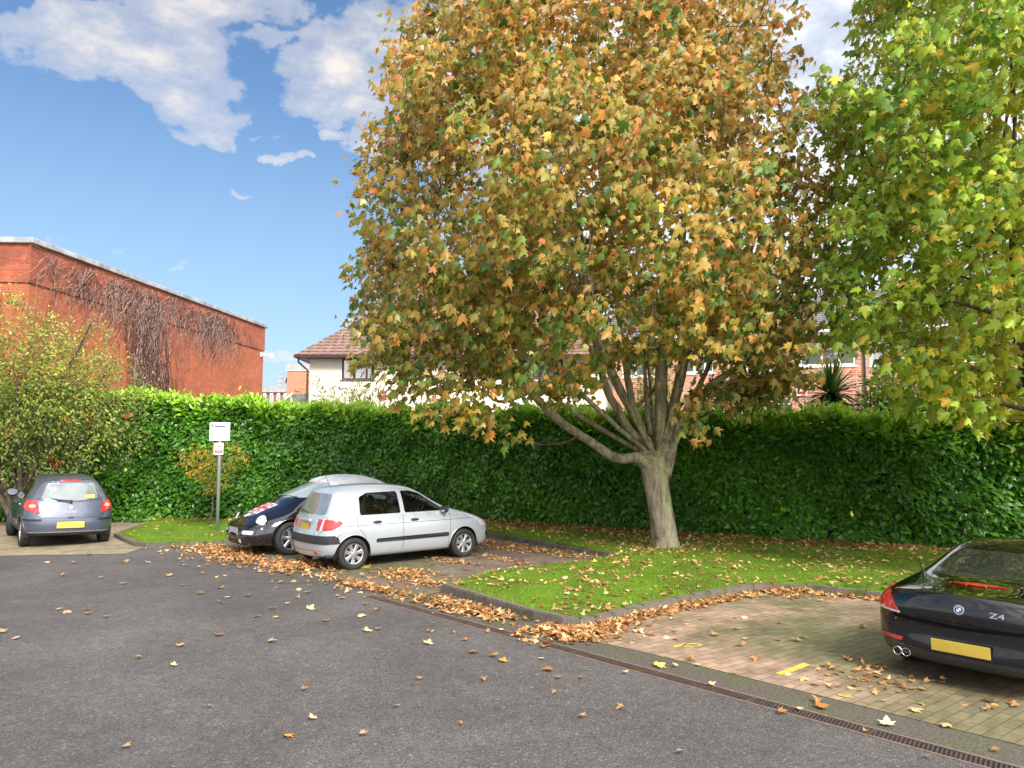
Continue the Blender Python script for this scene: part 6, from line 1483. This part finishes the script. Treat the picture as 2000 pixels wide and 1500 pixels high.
for y_ in (.36, -.36): mb.tube([(-.72, y_-.17, .92), (-.72, y_-.15, 1.08), (-.72, y_, 1.12), (-.72, y_+.15, 1.08), (-.72, y_+.17, .92)], .022, 8)
mb.build('roll_hoops', m_inner, cz4, True)
common_inside(cz4, -1.1, 1.2, .74, .24, .93, .50)
# ------------------------------------------------------------------ sign post
sp = G(424, 1045); se = empty('parking_sign', (sp.x, sp.y, .08)); tag(se, 'white parking notice on a grey post with a smaller notice below', 'sign')
m_post = mat('galvanised_post', (.42, .46, .47), .4, .5, var=.12, scale=4)
mb = MB(); mb.tube([(0, 0, -.15), (0, 0, 2.1), (0, 0, 2.62)], .042, 16); mb.build('post', m_post, se, True)
Tz = P(433, 825, sp.y).z-.08; Bz = P(433, 861, sp.y).z-.08; Wd = .50
m_sign = mat('sign_white', (.72, .75, .82), .3, var=.03)
Ms = Matrix.Rotation(R(0), 4, 'Z')
mb = MB(); mb.box((.005, -.055, (Tz+Bz)/2), (Wd, .008, Tz-Bz)); b1 = mb.build('notice_board', m_sign, se); bevel_obj(b1, .003)
m_navy = mat('sign_navy', (.03, .05, .17), .4); m_gtext = mat('sign_text', (.16, .18, .26), .5); m_lblue = mat('sign_light_blue', (.22, .30, .62), .5)
H_ = Tz-Bz; xl = -.24; rr2 = random.Random(3)
yf = -.0605
def bar(mb, x_, z_, w_, h_): mb.add([(x_, yf, Bz+z_), (x_+w_, yf, Bz+z_), (x_+w_, yf, Bz+z_+h_), (x_, yf, Bz+z_+h_)], [(0, 1, 2, 3)])
mb = MB(); bar(mb, -.215, H_-.105, .062, .078); bar(mb, -.228, H_-.105, .006, .078); pb = mb.build('parking_square', m_navy, b1)
text_obj('letter', 'P', .085, Matrix.Translation((-.184, -.0625, Bz+H_-.066)) @ Matrix.Rotation(PI/2, 4, 'X'), m_white, pb, .0005)
mb = MB(); bar(mb, -.115, H_-.125, .25, .034); mb.build('heading_bar', m_navy, b1)
mb = MB(); x_ = -.105
while x_ < .12: w_ = rr2.uniform(.010, .022); bar(mb, x_, H_-.055, w_*.8, .016); x_ += w_
mb.build('heading_line', m_lblue, b1)
mb = MB(); zz_ = H_-.165
for i in range(11):
    x_ = -.205; end = rr2.choice([.21, .20, .12, .21])
    while x_ < end: w_ = rr2.uniform(.012, .05); bar(mb, x_, zz_, w_-.006, .0075 if i not in (0, 10) else .011); x_ += w_
    zz_ -= .020 if i % 4 else .026
bar(mb, .165, .018, .045, .018); bar(mb, -.045, .018, .03, .014); bar(mb, -.21, .018, .06, .008)
mb.build('small_print', m_gtext, b1)
T2 = P(431, 865, sp.y).z-.08; B2 = P(431, 888, sp.y).z-.08
mb = MB(); mb.box((-.01, -.055, (T2+B2)/2), (.235, .008, T2-B2)); b2_ = mb.build('notice_board', m_white, se); b2_['label'] = 'small white board with a ring symbol and a red band'; bevel_obj(b2_, .003)
mb = MB(); cz_ = T2-.09; cxx = -.005
vs = []
for k in range(33): a = 2*PI*k/32; vs += [(cxx+.060*math.cos(a), yf, cz_+.060*math.sin(a)), (cxx+.071*math.cos(a), yf, cz_+.071*math.sin(a))]
mb.add(vs, [(2*k, 2*k+1, 2*k+3, 2*k+2) for k in range(32)]); mb.add([(cxx-.052, yf, cz_+.042), (cxx-.042, yf, cz_+.052), (cxx+.052, yf, cz_-.042), (cxx+.042, yf, cz_-.052)], [(0, 1, 2, 3)])
mb.build('ring_symbol', m_gtext, b2_)
mb = MB(); mb.add([(cxx-.035, yf-.0008, cz_-.012), (cxx+.03, yf-.0008, cz_-.012), (cxx+.03, yf-.0008, cz_+.012), (cxx-.02, yf-.0008, cz_+.016)], [(0, 1, 2, 3)]); mb.add([(-.105, yf, B2+.045), (.09, yf, B2+.045), (.09, yf, B2+.11), (-.105, yf, B2+.11)], [(0, 1, 2, 3)]); mb.build('red_band', mat('sign_red', (.50, .03, .04), .4), b2_)
mb = MB()
for z_ in (B2+.088, B2+.066): 
    x_ = -.075
    while x_ < .06: w_ = rr2.uniform(.012, .03); mb.add([(x_, yf-.0006, z_), (x_+w_-.006, yf-.0006, z_), (x_+w_-.006, yf-.0006, z_+.012), (x_, yf-.0006, z_+.012)], [(0, 1, 2, 3)]); x_ += w_
mb.build('band_print', mat('sign_pink', (.75, .55, .55), .5), b2_)
mb = MB()
for z_ in (Tz-.08, Bz+.08, (T2+B2)/2): mb.tube([(.046*math.cos(a), .046*math.sin(a), z_) for a in [2*PI*k/16 for k in range(17)]], .006, 5, False)
mb.build('clip', m_post, se)

# ------------------------------------------------------------------ fallen leaves
m_dead = leaf_mat('dry_leaf', [(0, (.16, .060, .022)), (.25, (.29, .13, .05)), (.55, (.47, .25, .10)), (.8, (.64, .41, .20)), (.92, (.76, .57, .30)), (1, (.80, .55, .05))], (.62, .42, .22), .12, .6, .25)
m_dead.use_fake_user = True
DRY = [maple(-.2, -.15, .45, False), maple(.25, .2, -.1, False), maple(-.45, .25, .6, False), maple(.15, -.25, .2), maple(-.1, .1, .1), oval(.5, -.6, -.3), oval(.4, -1.0, -.2)]
def on_ground(n_, jx=1.0):
    nr = np.stack([rng.normal(0, .30*jx, n_), rng.normal(0, .30*jx, n_), np.ones(n_)], 1); tip = np.stack([rng.normal(0, 1, n_), rng.normal(0, 1, n_), rng.normal(0, .18*jx, n_)], 1); return tip, nr
LP_, LT_, LN_, LS_, LC_ = [], [], [], [], []
def litter(X, Y, z0, thick=.0, size=.085, jx=1.0, tone=(2.2, 1.8), shift=0.0):
    n = len(X); tip, nr = on_ground(n, jx); LP_.append(np.stack([X, Y, z0+.012+np.abs(rng.normal(0, 1, n))*thick*np.ones(n)], 1)); LT_.append(tip); LN_.append(nr)
    LS_.append(size*rng.uniform(.6, 1.3, n)); LC_.append(np.stack([np.clip(rng.beta(*tone, n)+shift, 0, 1), rng.random(n), rng.random(n)], 1))
def pile(px, py, rx, ry, n, thick=.03, z0=.01, rot=0.0, size=.085):
    n = int(n*.8); ry *= 1.12
    """heap centred on a photo point; rx, ry in metres"""
    c_ = G(px, py); a = rng.normal(0, .5, n)*rx; b = rng.normal(0, .5, n)*ry; ca, sa = math.cos(R(rot)), math.sin(R(rot))
    prof = np.exp(-((a/rx)**2+(b/ry)**2)*1.6); X = c_.x+a*ca-b*sa; Y = c_.y+a*sa+b*ca
    tip, nr = on_ground(n, .85); LP_.append(np.stack([X, Y, z0+.01+prof*thick*rng.random(n)*1.3], 1)); LT_.append(tip); LN_.append(nr)
    LS_.append(size*.85*rng.uniform(.5, 1.25, n)); LC_.append(np.stack([np.clip(rng.beta(2.2, 2.2, n), 0, .97), rng.random(n), rng.random(n)], 1))
D = -47
for a in [(440, 1078, 1.0, .5, 480, .05), (400, 1068, 1.1, .35, 260), (465, 1092, 1.0, .45, 430, .05), (355, 1072, .9, .25, 90), (575, 1108, .85, .55, 560, .06), (540, 1100, .5, .3, 60),
          (680, 1140, .7, .22, 150), (735, 1152, .7, .2, 190), (640, 1127, .4, .2, 50), (790, 1124, .65, .38, 330, .05), (835, 1142, .4, .4, 110),
          (880, 1098, 1.0, .2, 80), (970, 1092, 1.1, .2, 120), (1040, 1078, 1.2, .3, 150), (940, 1062, 1.4, .45, 330, .04), (1000, 1068, 1.2, .4, 200), (1120, 1085, .9, .25, 110), (860, 1075, .8, .3, 80),
          (905, 1190, .75, .28, 300, .05), (950, 1200, .55, .2, 150, .04), (985, 1208, .4, .2, 70), (820, 1172, .6, .2, 60), (870, 1175, .5, .2, 80)]:
    pile(a[0], a[1], a[2]*1.0, a[3], a[4], a[5] if len(a) > 5 else .025, rot=D)
for a in [(1060, 1232, .45, .2, 120), (1110, 1240, .55, .25, 260, .05), (1160, 1240, .5, .28, 240, .05), (1190, 1222, .45, .22, 220, .05), (1235, 1208, .5, .17, 170, .04), (1290, 1198, .55, .15, 170, .04), (1345, 1186, .55, .14, 170, .04), (1400, 1176, .5, .13, 140, .03), (1450, 1168, .45, .14, 110, .03),
          (1510, 1160, .55, .25, 190, .05), (1555, 1155, .55, .22, 260, .05), (1600, 1160, .5, .16, 100), (1650, 1166, .6, .12, 70), (1700, 1172, .5, .10, 50)]:
    pile(a[0], a[1], a[2], a[3], a[4], a[5] if len(a) > 5 else .02, rot=38 if a[0] < 1480 else -46)
for a in [(1690, 1320, .30, .22, 34), (1660, 1345, .5, .25, 26), (1700, 1300, .3, .2, 14), (1720, 1335, .3, .2, 14), (1640, 1300, .4, .3, 7), (1940, 1375, .4, .2, 14), (1820, 1340, .5, .3, 10)]: pile(a[0], a[1], a[2], a[3], a[4], .02, rot=-47, size=.075)
mdl = len(LP_)
# scattered through the grass
def lawn_litter(poly, n, z0, dens):
    xs = [p[0] for p in poly]; ys = [p[1] for p in poly]; X = rng.uniform(max(min(xs), -12), min(max(xs), 10), n*6); Y = rng.uniform(min(ys), max(ys), n*6)
    ok = inpoly_np(X, Y, poly); X, Y = X[ok], Y[ok]; ok = rng.random(len(X)) < dens(X, Y); X, Y = X[ok][:n], Y[ok][:n]
    zz_ = z0+.035*np.sin(X*1.3+1)*np.cos(Y*1.1)+.02
    litter(X, Y, zz_, .008, .072, .9, (2.4, 2.0))
def dA(X, Y):
    hy_ = np.interp(X, Xs, Ys); dh = hy_-Y; d_ = .30+.30*np.sin(X*2.3+Y*1.9)*np.cos(Y*2.7-X)
    return np.clip(np.where(dh < .55, 1.0, np.where(dh < 1.3, .7, d_)) + .35*np.exp(-((X-3.1)**2+(Y-15.4)**2)/1.5), .04, 1)
lawn_litter(A_poly, 4300, .105, dA)
lawn_litter(L_poly, 330, .085, lambda X, Y: np.where(np.interp(X, Xs, Ys)-Y < .4, .5, .16))
# dark litter right under the hedge
n = 2600; X = rng.uniform(-11, 9.5, n); Y = np.interp(X, Xs, Ys)-rng.normal(.12, .28, n)
tip, nr = on_ground(n, 1.2); ok = X > -2.5
litter(X[ok], Y[ok], .125, .02, .08, 1.3, (1.6, 3.0), -.10); litter(X[~ok][:350], Y[~ok][:350], .10, .01, .07, 1.2, (1.6, 3.0), -.1)
n = 260; X = rng.uniform(-9, 3, n*3); Y = rng.uniform(8.5, 19, n*3); ok = (X/Y > -.46) & (Y > 13.5-.95*(X+4.6)-1.2) & (Y < 13.5-.95*(X+4.6)+3.5); litter(X[ok][:n], Y[ok][:n], .01, .004, .065, .8)
o = scatter('fallen_leaves', DRY, np.concatenate(LP_), np.concatenate(LT_), np.concatenate(LN_), np.concatenate(LS_), np.concatenate(LC_), m_dead)
tag(o, 'drifts of dry tan and brown maple leaves along kerbs, lawns and bays', 'fallen leaves', kind='stuff')

# single leaves that can be told apart on asphalt and paving
def one_leaf(tpl, size, c0, mt_=None, stalk=None, seed=0):
    global rng
    o = scatter('fallen_leaf', [tpl], np.zeros((1, 3)), np.array([[0., 1., .05]]), np.array([[.1, 0, 1.]]), np.array([size]), np.array([[c0, .6, .5]]), m_dead); return o
protos = [one_leaf(maple(f, d_, cu_, True), 1.0, c0) for f, d_, cu_, c0 in ((-.15, -.1, .3, .6), (.18, .15, -.1, .75), (-.35, .2, .45, .45), (.1, -.18, .15, .85), (-.1, .05, .15, .30), (.1, .05, .05, 1.0))]
A_pts = [(120, 1126), (200, 1129), (115, 1191), (128, 1196), (170, 1192), (172, 1201), (209, 1206), (30, 1248), (4, 1238), (432, 1151), (450, 1168), (435, 1178), (432, 1243), (525, 1256), (534, 1190), (545, 1207), (603, 1192), (562, 1179), (720, 1236), (735, 1232), (742, 1193), (713, 1183), (835, 1260), (918, 1277), (590, 1350), (414, 1383), (777, 1381), (614, 1408), (350, 1265), (276, 1287), (339, 1303), (703, 1438), (242, 1462), (945, 1328), (250, 1095), (243, 1099), (290, 1101), (175, 1085), (370, 1106), (400, 1121), (357, 1145), (385, 1161), (88, 1100), (60, 1106), (330, 1127), (545, 1140), (580, 1168), (240, 1142), (150, 1100),
         (990, 1243), (1065, 1264), (1139, 1325), (1220, 1318), (1094, 1327), (1132, 1402), (1218, 1386), (1087, 1355), (1324, 1305), (1362, 1301), (1440, 1318), (1557, 1389), (1521, 1395), (1690, 1436), (1328, 1472), (1386, 1341), (640, 1215), (667, 1170), (700, 1205), (505, 1205), (480, 1165), (655, 1148), (598, 1158), (1950, 1470), (1820, 1483), (820, 1330), (905, 1415)]
B_pts = [(1452, 1265), (1395, 1245), (1526, 1221), (1573, 1248), (1562, 1256), (1571, 1328), (1607, 1177), (1634, 1310), (1480, 1290), (1780, 1392), (1600, 1372), (1345, 1292), (1690, 1230), (1440, 1230), (1850, 1420)]
first = [True]*6
def put(px, py, kind, size, label, group):
    p = G(px, py); o = protos[kind]
    if first[kind]: first[kind] = False
    else: o = o.copy(); COL.objects.link(o)
    o.location = (p.x, p.y, .022 + (.008 if p.x > 1 else 0)); o.scale = (size, size, size*rnd.uniform(.7, 1.2)); o.rotation_euler = (rnd.uniform(-.15, .15), rnd.uniform(-.2, .2), rnd.uniform(0, 2*PI))
    tag(o, label, 'leaf', group); return o
for i, (px, py) in enumerate(A_pts):
    put(px, py, rnd.choice([0, 0, 1, 2, 3, 4]), rnd.uniform(.065, .105) if py < 1300 else rnd.uniform(.045, .07), 'dry tan maple leaf lying loose on the dark asphalt', 'loose leaves on the asphalt')
for i, (px, py) in enumerate(B_pts):
    put(px, py, rnd.choice([0, 1, 2, 3]), rnd.uniform(.07, .10), 'pale dry maple leaf lying loose on the right block paving', 'loose leaves on the right bay')
def special(px, py, kind, size, col, label):
    o = put(px, py, kind, size, label, None); me = o.data.copy(); o.data = me; me.materials.clear(); me.materials.append(col)
m_lo = mat('orange_leaf', (.60, .19, .02), .5, var=.4, scale=20, col2=(.68, .40, .05)); m_lr = mat('rust_leaf', (.42, .13, .03), .5, var=.3, scale=20); m_ly = mat('lemon_leaf', (.72, .60, .14), .5, var=.2, scale=20); m_lc = mat('cream_leaf', (.72, .62, .34), .5, var=.2, scale=20)
special(555, 1440, 1, .085, m_lo, 'orange and brown leaf with a long stalk, nearest the camera on the asphalt')
special(1078, 1311, 4, .09, m_lr, 'rust coloured leaf on the asphalt left of the drain')
special(1060, 1288, 5, .06, m_ly, 'small round yellow leaf on the asphalt just above the rust coloured one')
special(1283, 1305, 5, .11, m_ly, 'large pale yellow leaf lying on the slotted drain')
special(960, 1283, 0, .09, m_lo, 'orange leaf with a twisted stalk on the asphalt below the kerb corner')
special(982, 1295, 3, .08, m_lo, 'golden leaf beside the orange leaf with a twisted stalk')
special(1598, 1386, 4, .10, m_lr, 'reddish leaf lying across the drain bars at the right')
special(1733, 1422, 3, .10, m_lc, 'cream leaf on the far end of the drain at the right edge')
o = put(1665, 1010, 5, .10, 'single yellow leaf falling through the air in front of the hedge', None); first[5] = False; o.location = P(1665, 1008, 13.5); o.rotation_euler = (1.2, .3, .5); me = o.data.copy(); o.data = me; me.materials.clear(); me.materials.append(m_ly)
for p_ in [k for k, f_ in enumerate(first) if f_]: bpy.data.objects.remove(protos[p_])
# two leaves caught in the air before the hedge are hanging on the right maple's lowest twigs
